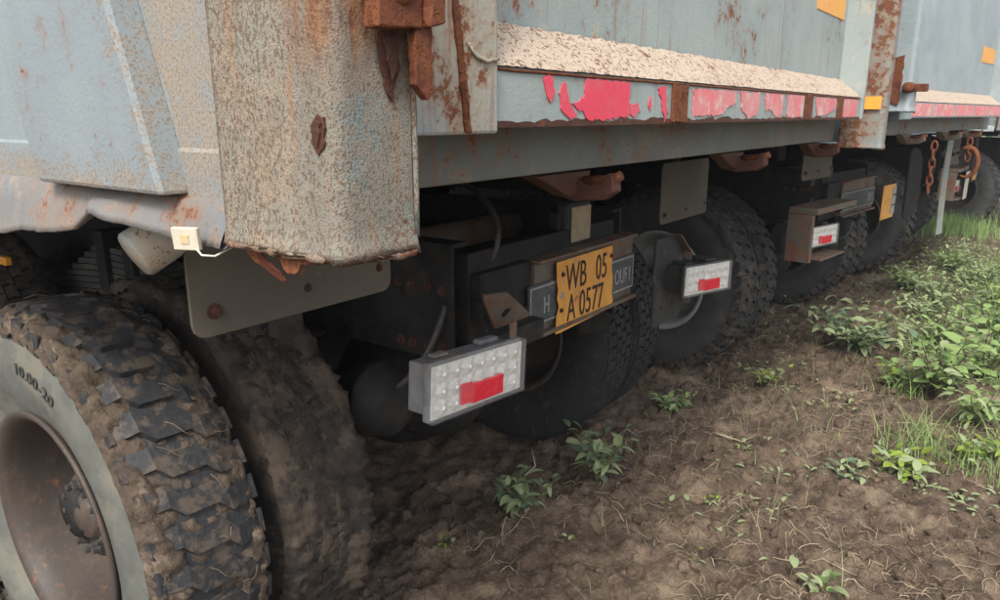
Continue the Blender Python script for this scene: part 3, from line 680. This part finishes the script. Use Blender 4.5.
    # --- chassis
    for x, s in ((1.295, 1), (2.115, -1)):
        xx = x if s > 0 else x + .06
        mb = MB(); a, bq = (x, x + .06)
        mb.prism([(a, .80), (bq, .80), (bq, .81), (a + .012, .81), (a + .012, 1.09), (bq, 1.09), (bq, 1.10), (a, 1.10)] if s > 0 else [(a, .80), (bq, .80), (bq, 1.10), (a, 1.10), (a, 1.09), (bq - .012, 1.09), (bq - .012, .81), (a, .81)], 1.10, 6.6)
        cr = part('chassis_rail', mb, M['chassis'], .002)
        if s > 0:
            for y in (1.13, 1.178, 1.23, 1.277):
                for z in (.985, .835): link('bolt', ME['bolt_x'], cr, (a - CX, y + random.uniform(-.004, .004), z + random.uniform(-.004, .004)), (random.random(), 0, 0), scale=(random.uniform(.7, 1.2), .65, .65))
    mb = MB(); mb.prism([(1.095, .80), (1.10, .80), (1.28, .84), (1.28, 1.03), (1.10, 1.07), (1.095, 1.07)], 1.355, 2.115, 'X')
    part('rear_crossmember', mb, M['chassis'], .004)
    mb = MB(); mb.box(1.36, 1.585, 1.062, 1.094, .90, 1.02); part('bumper_beam', mb, M['chassis'], .004)
    mb = MB(); mb.box(1.586, 2.172, 1.052, 1.094, .815, 1.01); mb.box(1.586, 2.172, 1.03, 1.0515, .805, .818); mb.box(1.586, 2.172, 1.035, 1.0935, 1.0105, 1.020)
    part('plate_carrier', mb, M['bracket'], .003)
    if not opt.get('far'):
        # letter board and number plate
        bd = boxp('letter_board', M['board'], 1.548, 2.168, 1.044, 1.0515, .838, .955, bevel=.001)
        for txt, x in (('H', 1.632), ('OUF I', 2.088)):
            tm = text_mesh(txt, .070, .0008, M['letter']); o = link('lettering', tm, bd, (x - CX, 1.0432, .868), (R(90), 0, 0), scale=(.62, 1, 1))
        for b_ in ((1.552, 2.164, .944, .949), (1.552, 2.164, .843, .848)): boxp('border_line', M['letter'], b_[0], b_[1], 1.0425, 1.0438, b_[2], b_[3], bevel=0, parent=bd)
        for x in (1.552, 2.160): boxp('border_line', M['letter'], x, x + .004, 1.0425, 1.0438, .8485, .9435, bevel=0, parent=bd)
        if not new:
            mb = MB(); nxp = 24; vs = []
            zo = lambda u: .0
            poly_l = [(.0, .0), (.012, .06), (.006, .11), (.016, .14), (.0, .205)]
            pts = [(1.668, .797), (1.69, .7955), (2.006, .806), (2.009, .83), (2.0, .85), (2.004, .9), (1.995, .93), (1.994, 1.006), (1.668, 1.004), (1.670, .95), (1.678, .925), (1.672, .90), (1.684, .875), (1.672, .85)]
            mb.prism(pts, 1.034, 1.036); npl = part('number_plate', mb, M['plate_paint'], .0005)
            for txt, x, z, sc in (('WB', 1.775, .912, .66), ('05', 1.925, .914, .66), ('A', 1.750, .822, .62), ('0577', 1.868, .823, .66)):
                tm = text_mesh(txt, .112, .0008, M['ink']); link('characters', tm, npl, (x - CX, 1.0332, z), (R(90), 0, 0), scale=(sc, 1, 1))
            mb = MB(); mb.box(1.692, 1.705, 1.0330, 1.0338, .895, .915); part('pale_sticker', mb, M['letter'], 0, npl)
            for x, z in ((1.70, .965), (1.694, .862), (1.985, .975)): link('bolt', ME['bolt_y'], npl, (x - CX, 1.034, z), scale=(.4, .5, .4))
            boxp('plate_lamp_bracket', M['chassis'], 1.80, 1.97, 1.115, 1.15, 1.0705, 1.12)
            pl2 = boxp('plate_lamp', M['blackbox'], 1.822, 1.962, 1.095, 1.14, 1.005, 1.135, bevel=.012)
            pl2.location.z = .012
            boxp('lamp_glass', M['tan'], 1.836, 1.948, 1.088, 1.0945, 1.017, 1.123, bevel=.01, parent=pl2)
            # gusset with a bolt hole, left of the letter board
            bm = MB(); c2 = Matrix.Translation((1.365, .985, .940)) @ Matrix.Scale(1.12, 4) @ Matrix.Rotation(R(18), 4, 'X')
            ring = 72; outp = [(-.015, -.052), (.088, -.070), (.105, -.032), (-.02, .050), (-.112, .062)]
            hole = [(.0 + .018 * math.cos(2 * math.pi * k / ring), -.005 + .012 * math.sin(2 * math.pi * k / ring)) for k in range(ring)]
            def outat(a):
                d = Vector((math.cos(a), math.sin(a))); best = 1
                for i in range(len(outp)):
                    p, q = Vector(outp[i]), Vector(outp[(i + 1) % len(outp)]); e = q - p; den = d.x * e.y - d.y * e.x
                    if abs(den) < 1e-9: continue
                    tt = (p.x * e.y - p.y * e.x) / den; u = (p.x * d.y - p.y * d.x) / den
                    if tt > 0 and -1e-6 <= u <= 1 + 1e-6: return d * tt
                return d * .06
            oo = [outat(2 * math.pi * k / ring) for k in range(ring)]
            vs = []
            for zz in (0, .006): vs += [(c2 @ Vector((x, zz, y))) for x, y in hole] + [(c2 @ Vector((p.x, zz, p.y))) for p in oo]
            K = ring; fs = []
            for i in range(K):
                j = (i + 1) % K
                fs += [(i, j, K + j, K + i), (2 * K + i, 3 * K + i, 3 * K + j, 2 * K + j), (i, 2 * K + i, 2 * K + j, j), (K + i, K + j, 3 * K + j, 3 * K + i)]
            bm.add(vs, fs); part('lamp_gusset', bm, M['bracket'], .001)
            mb = MB(); mb.box(1.160, 1.180, .826, .832, .835, .985); part('lamp_bracket', mb, M['bracket'], .001); boxp('lamp_arm', M['chassis'], 1.185, 1.40, .90, .94, .88, .93)
            tail_lamp(t, (1.040 - CX, .820, .904), (0, R(4.0), R(-1)), LAMP_A)
            mb = MB(); mb.prism([(2.19, .70), (2.19, 1.0), (2.33, 1.0), (2.43, .93), (2.44, .74), (2.40, .69)], .975, .985); br = part('lamp_bracket', mb, M['blackbox'], .002)
            mb = MB(); mb.prism([(2.33, 1.002), (2.336, 1.004), (2.438, .932), (2.449, .74), (2.442, .738), (2.432, .928)], .950, .9845); part('bracket_flange', mb, M['bracket'], .001, br)
            for x, z in ((2.24, .86), (2.36, .84), (2.25, .76), (2.345, .755)): link('bolt', ME['bolt_y'], br, (x - CX, .975, z), scale=(.4, .6, .4))
            tail_lamp(t, (2.385 - CX, .87, .853), (0, R(2.0), R(-13)), LAMP_B)
        else:
            mb = MB(); mb.box(1.66, 1.90, .85, .856, .80, 1.0); npl = part('number_plate', mb, M['plate_paint'], .001); pass
            boxp('pale_strip', M['letter'], 1.83, 1.90, .8462, .8495, .82, .98, bevel=0, parent=npl)
            for z in (.93, .87): boxp('dark_line', M['ink'], 1.84, 1.895, .8450, .8460, z, z + .01, bevel=0, parent=npl)
            fr = MB(); x0 = .60; fr.box(x0, x0 + .56, .84, .98, .935, .965); fr.box(x0, x0 + .03, .86, .98, .70, .934); fr.box(x0 + .12, x0 + .46, .84, .95, .695, .703)
            part('lamp_frame', fr, M['bracket'], .003)
            tail_lamp(t, (x0 + .29 - CX, .90, .80), (0, 0, R(-8)), opt['lamp'], False)
            if opt.get('cream'):
                mb = MB(); mb.box(x0 + .36, x0 + .58, .83, .836, .68, .92); part('cream_plate', mb, M['cream'], .004)
            # rounded dark flap at the right wheels, hanging strip, chains
            poly = [(2.62 + .02, .70), (2.98 - .05, .70), (2.98, .76), (2.98, 1.0), (2.94, 1.1), (2.86, 1.16), (2.72, 1.18), (2.62, 1.16)]
            mb = MB(); mb.prism(poly, .97, .985); part('flap_plate', mb, M['chassis'], .004)
            if opt.get('strip'):
                mb = MB(); mb.smooth = False
                pts = [(2.99, .835, 1.25), (2.99, .84, 1.0), (2.99, .835, .78), (2.99, .825, .56)]
                vs = []
                for p in pts: vs += [(p[0], p[1], p[2]), (p[0] + .09, p[1] - .015, p[2]), (p[0] + .09, p[1] - .007, p[2]), (p[0], p[1] + .008, p[2])]
                fs = [(i * 4 + j, i * 4 + (j + 1) % 4, i * 4 + 4 + (j + 1) % 4, i * 4 + 4 + j) for i in range(3) for j in range(4)] + [(3, 2, 1, 0), (12, 13, 14, 15)]
                mb.add(vs, fs); part('hanging_strip', mb, M['strip'], .002)
                for hx, n_, y in ((1.24, 6, .535), (2.05, 3, .535)):
                    ch = None
                    for q_ in range(n_):
                        mb = MB(); mb.smooth = True; z = 1.245 - q_ * .042
                        loop = [(hx + (.013 * math.cos(a) if q_ % 2 else 0), y + (0 if q_ % 2 else .013 * math.cos(a)), z + .027 * math.sin(a)) for a in np.linspace(0, 2 * math.pi, 13)]
                        mb.tube(loop, .0055, 6, False)
                        ch2 = part('chain_link', mb, M['rust'], 0, None)
                mb = MB(); mb.smooth = True; a = np.linspace(R(60), R(300), 14); mb.tube([(2.05, .535 + .055 * math.cos(k_), 1.13 + .085 * math.sin(k_)) for k_ in a], [.014] * 10 + [.012, .01, .008, .005], 8); part('chain_hook', mb, M['rust'])
    # --- running gear
    if not opt.get('far'):
        for x in (1.20, 2.27):
            mb = MB(); mb.smooth = True; mb.lathe([(1.20, 0), (1.20, .05), (1.215, .085), (1.255, .09), (1.26, .098), (1.275, .098), (1.28, .09), (1.33, .08), (1.35, .03), (1.45, .02), (1.45, 0)], 20, axis='Y', c=(x, 0, .70)); part('brake_chamber', mb, M['chassis'])
        for pts in ([(1.20, 1.21, .74), (1.22, 1.12, .80), (1.28, 1.11, .92), (1.34, 1.14, 1.0)], [(2.27, 1.21, .72), (2.22, 1.10, .70), (2.14, 1.10, .78), (2.08, 1.14, .9)], [(1.45, 1.11, 1.02), (1.47, 1.04, 1.12), (1.52, 1.15, 1.22), (1.6, 1.4, 1.23)], [(1.36, 1.07, .95), (1.30, .98, .86), (1.22, .93, .88), (1.10, .89, .93)]):
            P4 = [Vector(p) for p in pts]; sp_ = []
            for i in range(13):
                t_ = i / 12; sp_.append(P4[0] * (1 - t_) ** 3 + P4[1] * 3 * t_ * (1 - t_) ** 2 + P4[2] * 3 * t_ * t_ * (1 - t_) + P4[3] * t_ ** 3)
            mb = MB(); mb.smooth = True; mb.tube(sp_, .009 if pts[0][0] != 1.36 else .005, 8); part('air_hose', mb, M['nut'])
        mb = MB(); mb.smooth = True; mb.lathe([(1.36, 0), (1.36, .045), (2.11, .045), (2.11, 0)], 16, c=(0, 1.5, 1.02)); part('cross_tube', mb, M['bracket'])
    for ya in (1.70, 3.06):
        mb = MB(); mb.smooth = True; mb.lathe([(.62, 0), (.62, .06), (.8, .075), (1.3, .075), (1.5, .11), (1.62, .2), (1.735, .235), (1.86, .2), (1.98, .11), (2.17, .075), (2.68, .075), (2.86, .06), (2.86, 0)], 24, c=(0, ya, .5)); ax = part('axle', mb, M['chassis'])
        mb = MB(); mb.smooth = True; mb.lathe([(ya - .32, 0), (ya - .30, .09), (ya - .22, .15), (ya - .12, .19)], 20, axis='Y', c=(1.735, 0, .5)); part('differential', mb, M['chassis'], 0, ax)
        for k_ in range(10):
            a = 2 * math.pi * k_ / 10; link('bolt', ME['bolt_y'], ax, (.165 * math.cos(a), ya - .16, .5 + .165 * math.sin(a)), scale=(.7, 1, .7))
    mb = MB(); mb.smooth = True; mb.tube([(1.735, 3.2, .55), (1.735, 6.4, .75)], .06, 12); part('propshaft', mb, M['chassis'])
    for x in (1.13, 2.25):
        sp = None
        for k_ in range(11):
            hl = .74 - .055 * k_; z0_ = .735 + .022 * k_; mb = MB()
            ys_ = np.linspace(-hl, hl, 11); vs = []
            for y in ys_:
                zc = z0_ - .10 * (y / .74) ** 2
                vs += [(x, 2.38 + y, zc), (x + .09, 2.38 + y, zc), (x + .09, 2.38 + y, zc + .018), (x, 2.38 + y, zc + .018)]
            fs = [(i * 4 + j, i * 4 + (j + 1) % 4, i * 4 + 4 + (j + 1) % 4, i * 4 + 4 + j) for i in range(10) for j in range(4)] + [(3, 2, 1, 0), (40, 41, 42, 43)]
            mb.add(vs, fs)
            if sp is None: sp = part('leaf_spring', mb, M['spring'])
            else: part('spring_leaf', mb, M['spring'], 0, sp)
        mb = MB(); mb.box(x - .02, x + .11, 2.26, 2.32, .66, 1.03); mb.box(x - .02, x + .11, 2.44, 2.50, .66, 1.03); part('spring_clamp', mb, M['chassis'], .003, sp)
    mb = MB(); mb.box(.56, .62, 2.36, 2.44, .9, 1.24); mb.box(.6, 1.25, 2.34, 2.46, 1.15, 1.235); part('mudguard_stay', mb, M['chassis'], .003)
    boxp('fuel_tank', M['chassis'], .52, 1.08, 3.75, 4.9, .35, 1.15, bevel=.05); boxp('air_tank_box', M['chassis'], 2.3, 2.95, 3.75, 4.75, .55, 1.1, bevel=.05)
    boxp('light_block_box', M['chassis'], 1.1, 2.36, 3.95, 4.6, .12, 1.1, bevel=.04); boxp('cab', M['soot'], .55, 2.92, 5.35, 7.1, .55, 2.7, bevel=.06)  # first box is added under the body to block light from beyond
    ra, rn = ('rim', 'rim')
    if opt.get('rimgrey'): ra = 'rim_grey'
    tl = 'tyre_dark' if new else 'tyre_lug'
    for i, ya in enumerate((1.70, 3.06)):
        first = i == 0
        wheel(t, (.660 - CX, ya - .045, .5), False, tl, ra, opt.get('mud'), first, R(17), first)
        wheel(t, (.945 - CX, ya - .02, .5), True, 'tyre_worn' if not new else 'tyre_dark', 'rim', 'mud_b' if first and not new else None, False, R(5))
        wheel(t, (2.525 - CX, ya + .05, .5), False, 'tyre_black' if not new else 'tyre_dark', 'rim', None, False, R(40))
        wheel(t, (2.812 - CX, ya + .06, .5), True, 'tyre_black' if not new else 'tyre_dark', ra, None, first, R(70))
    if not new:
        mk = MB(); o = mk; mk.prism([(-.0145, -.0115), (.0145, -.0115), (.0145, .0115), (-.0145, .0115)], -.003, .003)
        me = mk.mesh('marker_light', M['cream']); ml = link('marker_light', me, t, (.389 - CX, .676, 1.280), (R(6), 0, R(-66)), bevel=.001)
        mb = MB(); mb.prism([(-.0045, -.0045), (.0045, -.0045), (.0045, .0045), (-.0045, .0045)], -.0038, -.003); link('amber_chip', mb.mesh('amber_chip', M['chip']), ml)
        mb = MB(); mb.smooth = True; mb.tube([(.392, .680, 1.278), (.392, .668, 1.272), (.394, .660, 1.264), (.402, .650, 1.263), (.42, .642, 1.272)], .0012, 6); part('marker_wire', mb, M['wire'])
        mb = MB(); mb.smooth = True; mb.lathe([(0, 0), (0, .030), (.004, .033), (.12, .034), (.12, 0)], 16)
        st_ = link('pipe_stub', mb.mesh('pipe_stub', M['dustpaint']), t, (.46 - CX, .93, 1.222), (0, R(-28), R(-10)))
        mb = MB(); mb.box(-.006, .012, -.03, .03, -.012, .012); link('side_reflector', mb.mesh('side_reflector', M['amber']), t, (.80 - CX, 2.38, .99), bevel=.003)
    return t
tipper('nearest tipper truck, rust-crusted, with muddy tyre and orange plate WB 05 A0577', CX, 0, 0, dict(mud='mud_a'))
tipper('second tipper truck, cleaner grey tailgate above chains and a hanging grey strip', 4.68, -.148, -6.5, dict(new=True, pillar_bottom=1.41, lamp=LAMP_B, strip=True, rimgrey=True))
tipper('third tipper truck at the right edge, cream plate above a bright grass tuft', 8.20, -.36, -2.2, dict(new=True, pillar_bottom=1.279, rustp=True, lamp=LAMP_B, cream=True))
tipper('farthest tipper truck, showing only a strip of its underside behind the third one', 11.6, -.85, -2, dict(new=True, far=True))

# ------------------------------------------------------------------ loose soil, straw
mb = MB(); mb.smooth = False
for i in range(3400):
    X = random.uniform(1.2, 7.5) if random.random() < .7 else random.uniform(1.2, 3.6); Y = random.uniform(-1.0, 1.7)
    r = random.choice([.004, .005, .006, .008, .010, .013, .018, .026]) * random.uniform(.7, 1.2)
    mb.ico((X, Y, float(ground_h(X, Y)) + r * .15), r, 1, .3, (1, 1, .7))
cl = link('soil_clods', mb.mesh('soil_clods', M['soil'], False), kind='stuff'); cl['label'] = 'crumbs of brown soil scattered over the mud'
mb = MB(); mb.smooth = True
for i in range(5200):
    X = 1.6 + 5.5 * random.random() ** 1.25; Y = random.uniform(-.9, 1.35)
    if random.random() < .35: Y = random.uniform(-.9, .7)
    if mnoise.noise(Vector((X * 1.6, Y * 1.6, 9))) + .35 * random.random() < .02: continue
    L = random.uniform(.02, .11) * (1 if random.random() < .9 else 2.0); a = random.gauss(.5, 1.0); cv = random.gauss(0, 1.0); pts = []
    x, y = X, Y; lift = random.uniform(.001, .012)
    for k in range(5):
        pts.append((x, y, float(ground_h(x, y)) + .003 + lift * math.sin(k / 4 * math.pi))); a += cv * .25; x += math.cos(a) * L / 4; y += math.sin(a) * L / 4
    mb.tube(pts, random.choice([.0005, .0007, .0009, .0015]), 3, False)
sw = link('straw', mb.mesh('straw', M['straw'], False), kind='stuff'); sw['label'] = 'thin dry straw and roots lying on the mud'

# ------------------------------------------------------------------ plants
def leaf_mat(name, c1, c2, c3):
    m, nt, b = new_mat(name); n = N(nt, True)
    A = n.noise(25, 4, .6); col = n.mix(n.rand, c1, c2); col = n.mix(n.step(A, .45, .7, 0, .6), col, c3)
    nt.links.new(col, b.inputs['Base Color']); b.inputs['Roughness'].default_value = .62; b.inputs['Specular IOR Level'].default_value = .3
    tr = nt.nodes.new('ShaderNodeBsdfTranslucent'); nt.links.new(col, tr.inputs[0]); ms = nt.nodes.new('ShaderNodeMixShader'); ms.inputs[0].default_value = .3
    nt.links.new(b.outputs[0], ms.inputs[1]); nt.links.new(tr.outputs[0], ms.inputs[2]); nt.links.new(ms.outputs[0], nt.nodes['Material Output'].inputs[0])
    return m
LM = dict(dark=leaf_mat('blue_green_leaf', (.115, .185, .105), (.16, .235, .14), (.22, .28, .19)), pale=leaf_mat('pale_green_leaf', (.26, .33, .16), (.34, .40, .22), (.41, .44, .28)),
          bright=leaf_mat('bright_green_leaf', (.20, .32, .10), (.29, .41, .15), (.37, .45, .21)), yellow=leaf_mat('yellow_green_leaf', (.20, .30, .04), (.27, .36, .06), (.30, .36, .08)))
M['stem'] = plain('weed_stem', (.10, .12, .05), (.14, .11, .07), 30, .7, .1)
def leaf_mesh(mat, wd, droop, fold, tip, name='leaf'):
    mb = MB(); mb.smooth = True; n = 6; vs = []
    for i in range(n + 1):
        t = i / n; w = wd * (math.sin(math.pi * t ** tip) ** .75 if 0 < t < 1 else .02); z = -droop * t * t + .03 * math.sin(t * 3)
        vs += [(t, -w, z + fold * w), (t, 0, z), (t, w, z + fold * w)]
    mb.add(vs, [(i * 3 + j, i * 3 + 3 + j, i * 3 + 4 + j, i * 3 + 1 + j) for i in range(n) for j in range(2)])
    return mb.mesh(name, mat, False)
LV = {k: [leaf_mesh(LM[k], *a) for a in ((.24, .25, .35, .8), (.28, .1, .25, .85), (.20, .45, .45, .75))] for k in LM}
LH = [leaf_mesh(LM['bright'], *a) for a in ((.42, .3, .3, .55), (.38, .15, .2, .6))]      # heart-shaped
def plant(name, label, cat, x, y, h, nst, nleaf, lsize, kinds, spread=.5, group=None, heart=0, joined=False):
    gz = float(ground_h(x, y)) - .006
    p = thing(name, label, cat, (x, y, gz), 0, group)
    sm = MB(); sm.smooth = True; jm = MB(); jm.smooth = True
    lim = 0
    for s in range(nst):
        a = 2 * math.pi * (s + random.uniform(-.3, .3)) / nst; hs_ = h * random.uniform(.55, 1.0); sp = spread * h * random.uniform(.35, 1.1)
        pts = []
        for k in range(6):
            t = k / 5; pts.append(Vector((math.cos(a + t * .4) * sp * t ** 1.3, math.sin(a + t * .4) * sp * t ** 1.3, hs_ * (t - .18 * t * t * spread))))
        sm.tube(pts, [.0042 * (1 - .65 * k / 5) * (h / .25) ** .6 for k in range(6)], 5)
        for q_ in range(nleaf):
            t = (.25 + .75 * (q_ + .5) / nleaf) if q_ < nleaf - 1 else 1.0
            f = t * 5; i = min(4, int(f)); pos = pts[i].lerp(pts[i + 1], f - i)
            az = a + q_ * 2.4 + random.uniform(-.5, .5); el = random.uniform(-.25, .6) + (.35 if t > .95 else 0); sz = lsize * random.uniform(.65, 1.2) * (1 if t < .97 else .75)
            rot = Matrix.Rotation(az, 4, 'Z') @ Matrix.Rotation(-el, 4, 'Y') @ Matrix.Rotation(random.uniform(-.4, .4), 4, 'X')
            pet = rot @ Vector((lsize * .25, 0, 0))
            sm.tube([pos, pos + pet], .0011, 4, False)
            me = random.choice(LH) if random.random() < heart else random.choice(LV[random.choice(kinds)])
            if joined:
                mt = Matrix.Translation(pos + pet) @ rot @ Matrix.Scale(sz, 4)
                jm.cur = 0; jm.add([mt @ v.co for v in me.vertices], [tuple(f_.vertices) for f_ in me.polygons])
            else:
                o = link('leaf', me, p); o.matrix_local = Matrix.Translation(pos + pet) @ rot @ Matrix.Scale(sz, 4)
    link('stem', sm.mesh('stem', M['stem'], False), p)
    if joined: link('foliage', jm.mesh('foliage', LM[kinds[0]], False), p, kind='stuff')
    return p
GRP = 'weeds growing along the right side of the mud'
plant('weed_plant', 'upright blue-green weed with oval leaves in front of the first truck\'s right wheels', 'plant', 2.34, 1.245, .29, 8, 9, .064, ['dark', 'pale', 'pale'], .45)
plant('weed_plant', 'low blue-green weed with a bent shoot, left of the taller upright one', 'plant', 1.965, 1.35, .18, 9, 8, .056, ['dark', 'pale', 'pale'], .85)
plant('weed_plant', 'small bright green weed at the foot of the second truck\'s left wheel', 'plant', 3.22, 1.31, .13, 9, 7, .05, ['bright', 'pale'], .9)
plant('weed_bush', 'pale green bushy weed alone on the mud, left of the dense weeds', 'plant', 4.60, .74, .36, 22, 11, .078, ['pale', 'pale', 'dark'], 1.05)
plant('weed_plant', 'small seedling with broad green leaves at the bottom edge', 'plant', 2.12, .345, .07, 4, 3, .062, ['pale', 'bright'], 1.1)
plant('weed_plant', 'thin yellowish weed sprawling below the second truck\'s tyres', 'plant', 3.80, 1.02, .17, 9, 7, .042, ['pale', 'yellow'], 1.0)

plant('weed_plant', 'tallest broad-leaved bright green weed in the dense patch at the right edge', 'plant', 4.04, .25, .44, 9, 9, .082, ['bright', 'pale'], .55, GRP, .6)
plant('weed_plant', 'yellow-green weed sticking out to the left of the broad-leaved one', 'plant', 4.12, .42, .22, 7, 7, .068, ['yellow', 'bright'], .8, GRP, .2)
plant('weed_plant', 'broad-leaved weed at the right edge, behind the tallest broad-leaved one', 'plant', 4.40, .07, .42, 9, 9, .075, ['bright', 'dark'], .6, GRP, .5)
plant('weed_plant', 'bright weed rooted in front of the tallest broad-leaved one, at the right edge', 'plant', 3.72, .06, .28, 10, 8, .060, ['bright', 'pale'], .75, GRP, .3)
plant('weed_plant', 'low pale weed with narrow leaves, nearest of the right-hand weeds', 'plant', 3.12, .27, .10, 11, 6, .060, ['pale', 'pale', 'yellow'], 1.5, GRP)
plant('weed_plant', 'low pale weed left of the narrow-leaved nearest one, lying flat', 'plant', 2.98, .45, .07, 7, 5, .045, ['pale', 'dark'], 1.6, GRP)
plant('weed_plant', 'low weed with yellow tips at the right edge, below the bright ones', 'plant', 3.36, .02, .12, 9, 6, .055, ['yellow', 'pale'], 1.3, GRP)
plant('weed_bush', 'leafy green bush beside the pale stick, behind the yellow-green weed', 'plant', 4.98, .36, .32, 14, 9, .062, ['bright', 'pale'], .8, GRP)
plant('weed_bush', 'leafy green bush at the right edge, behind the pale stick', 'plant', 5.45, .08, .40, 15, 9, .065, ['bright', 'bright', 'dark'], .75, GRP)
for i, (x, y, h, lab) in enumerate(((6.0, .46, .34, 'spreading green weed before the third truck, left of two like it'), (6.6, .72, .26, 'low green weed close to the second truck\'s right tyres'), (6.9, .26, .40, 'spreading green weed at the right edge, level with the second truck\'s right tyres'),
                                     (7.4, .50, .30, 'green weed just in front of the dark mud ridge'), (5.6, .50, .22, 'low green weed behind the lone pale bush'), (6.2, .12, .42, 'dense green weed at the right edge behind the leafy bushes'))):
    plant('weed_bush', lab, 'plant', x, y, h, 17, 11, .052, ['bright'] if i % 2 else ['pale'], .9, GRP, 0, True)
for x, y, lab in ((2.03, .70, 'tiny two-leaved seedling in the open mud, nearer the bottom edge'), (1.86, 1.10, 'tiny pale seedling below the bent blue-green weed'), (1.62, 1.42, 'tiny wilted seedling beside the nearest truck\'s inner tyre'), (2.45, .80, 'tiny sprout with yellow-green leaves in the middle of the mud'), (3.0, .86, 'tiny sprout among straw, short of the lone pale bush')):
    plant('seedling', lab, 'plant', x, y, .035, 3, 3, .026, ['yellow', 'pale'], 1.4, 'seedlings scattered over the mud')

# grass and creeping ground cover nobody could count
def blades(name, n, area, hmin, hmax, mat, label, wd=.003, lean=.5):
    mb = MB(); mb.smooth = True
    for i in range(n):
        x, y = area(); h = random.uniform(hmin, hmax); a = random.uniform(0, 6.28); l = random.uniform(.1, lean) * h; z = float(ground_h(x, y)) - .004; pts = []
        vs = []; w = wd * random.uniform(.6, 1.3); ca, sa = math.cos(a), math.sin(a)
        for k in range(4):
            t = k / 3; px, py, pz = x + ca * l * t * t, y + sa * l * t * t, z + h * (t - .15 * t * t); ww = w * (1 - t * .92)
            vs += [(px - sa * ww, py + ca * ww, pz), (px + ca * ww * .4, py + sa * ww * .4, pz), (px + sa * ww, py - ca * ww, pz)]
        mb.add(vs, [(k * 3 + j, k * 3 + j + 1, k * 3 + j + 4, k * 3 + j + 3) for k in range(3) for j in range(2)])
    o = link(name, mb.mesh(name, mat, False), kind='stuff'); o['label'] = label; return o
blades('grass', 1500, lambda: (random.gauss(10.4, .45), random.gauss(.75, .2)), .12, .32, LM['bright'], 'bright green grass tuft under the third truck', .006)
def verge():
    while True:
        x = random.uniform(3.2, 8.5); y = random.gauss(.03 + .015 * x, .24)
        if mnoise.noise(Vector((x * 2.6, y * 2.6, 1))) > -.02 + .25 * random.random(): return x, y
blades('grass', 3400, verge, .04, .20, LM['bright'], 'thin green grass between the right-hand weeds', .0026, 1.5)
blades('grass', 260, lambda: (random.gauss(3.3, .8), random.gauss(.75, .35)), .04, .16, LM['pale'], 'sparse thin grass blades on the open mud', .0016, 1.0)
mb = MB(); mb.smooth = True
for i in range(5200):
    x = random.uniform(2.9, 9.0); y = random.gauss(.16 + .03 * x, .20)
    if random.random() < .12: x = random.uniform(2.2, 6.0); y = random.gauss(.75, .3)
    if mnoise.noise(Vector((x * 2.2, y * 2.2, 4))) < (-.05 if x > 4.6 else .08): continue
    me = random.choice(LV['pale']); sz = random.uniform(.018, .042)
    mt = Matrix.Translation((x, y, float(ground_h(x, y)) + random.uniform(.004, .07) * min(1, max(.1, (x - 3) * .5)))) @ Matrix.Rotation(random.uniform(0, 6.28), 4, 'Z') @ Matrix.Rotation(random.uniform(-.7, .3), 4, 'Y') @ Matrix.Scale(sz, 4)
    mb.add([mt @ v.co for v in me.vertices], [tuple(f_.vertices) for f_ in me.polygons])
gc = link('ground_cover', mb.mesh('ground_cover', LM['pale'], False), kind='stuff'); gc['label'] = 'small creeping leaves covering the mud on the right'
# pale stick and a few stones and twigs
mb = MB(); mb.smooth = True
pp = [(5.15, .36), (5.22, .28), (5.30, .19), (5.36, .10)]; mb.tube([(x, y, float(ground_h(x, y)) + .03 + wob(x, y, 0, 9, .02)) for x, y in pp], [.022, .03, .026, .018], 8)
o = link('stick', mb.mesh('stick', M['tan']), kind=None); o['label'] = 'pale broken stick lying among the weeds on the right'; o['category'] = 'stick'
for i, (pts, lab) in enumerate(((((3.0, 1.0), (3.06, .9), (3.16, .86)), 'thin forked twig lying on the mud right of the upright weed'), (((2.05, 1.48), (2.13, 1.40), (2.16, 1.44)), 'bare twig standing in the shade left of the upright weed'), (((3.9, .62), (4.0, .56), (4.12, .58)), 'dry twig short of the lone pale bush'))):
    mb = MB(); mb.smooth = True; mb.tube([(x, y, float(ground_h(x, y)) + (.012 if i != 1 else .02 + .07 * k)) for k, (x, y) in enumerate(pts)], [.004, .003, .0015], 5)
    o = link('twig', mb.mesh('twig', M['straw'])); o['label'] = lab; o['category'] = 'twig'; o['group'] = 'twigs on the mud'
# far scrub beyond the trucks
mb = MB(); mb.smooth = True
for i in range(5000):
    x = random.uniform(16, 19); y = random.uniform(-3, 12); z = random.uniform(0, 1) ** .8 * (1.6 + .7 * mnoise.noise(Vector((x, y, 0)) * .8)); me = random.choice(LV['dark'])
    mt = Matrix.Translation((x, y, z)) @ Matrix.Rotation(random.uniform(0, 6.28), 4, 'Z') @ Matrix.Rotation(random.uniform(-1, 1), 4, 'Y') @ Matrix.Scale(random.uniform(.14, .3), 4)
    mb.add([mt @ v.co for v in me.vertices], [tuple(f_.vertices) for f_ in me.polygons])
o = link('scrub', mb.mesh('scrub', LM['dark'], False), kind='stuff'); o['label'] = 'dark green scrub far beyond the row of trucks'

# thin bluish volume added to imitate lens glare over the farther trucks
mb = MB(); mb.box(-310, 310, -310, 310, -1.6, 4.0)
m = bpy.data.materials.new('glare_veil_volume'); m.use_nodes = True; nt = m.node_tree; nt.nodes.remove(nt.nodes['Principled BSDF'])
pv = nt.nodes.new('ShaderNodeVolumePrincipled'); pv.inputs['Density'].default_value = .004; pv.inputs['Color'].default_value = (.84, .92, 1, 1); pv.inputs['Anisotropy'].default_value = .2
nt.links.new(pv.outputs[0], nt.nodes['Material Output'].inputs['Volume'])
hz = link('glare_veil', mb.mesh('glare_veil', m), kind='stuff'); hz['label'] = 'thin bluish veil added to imitate lens glare over the trucks'
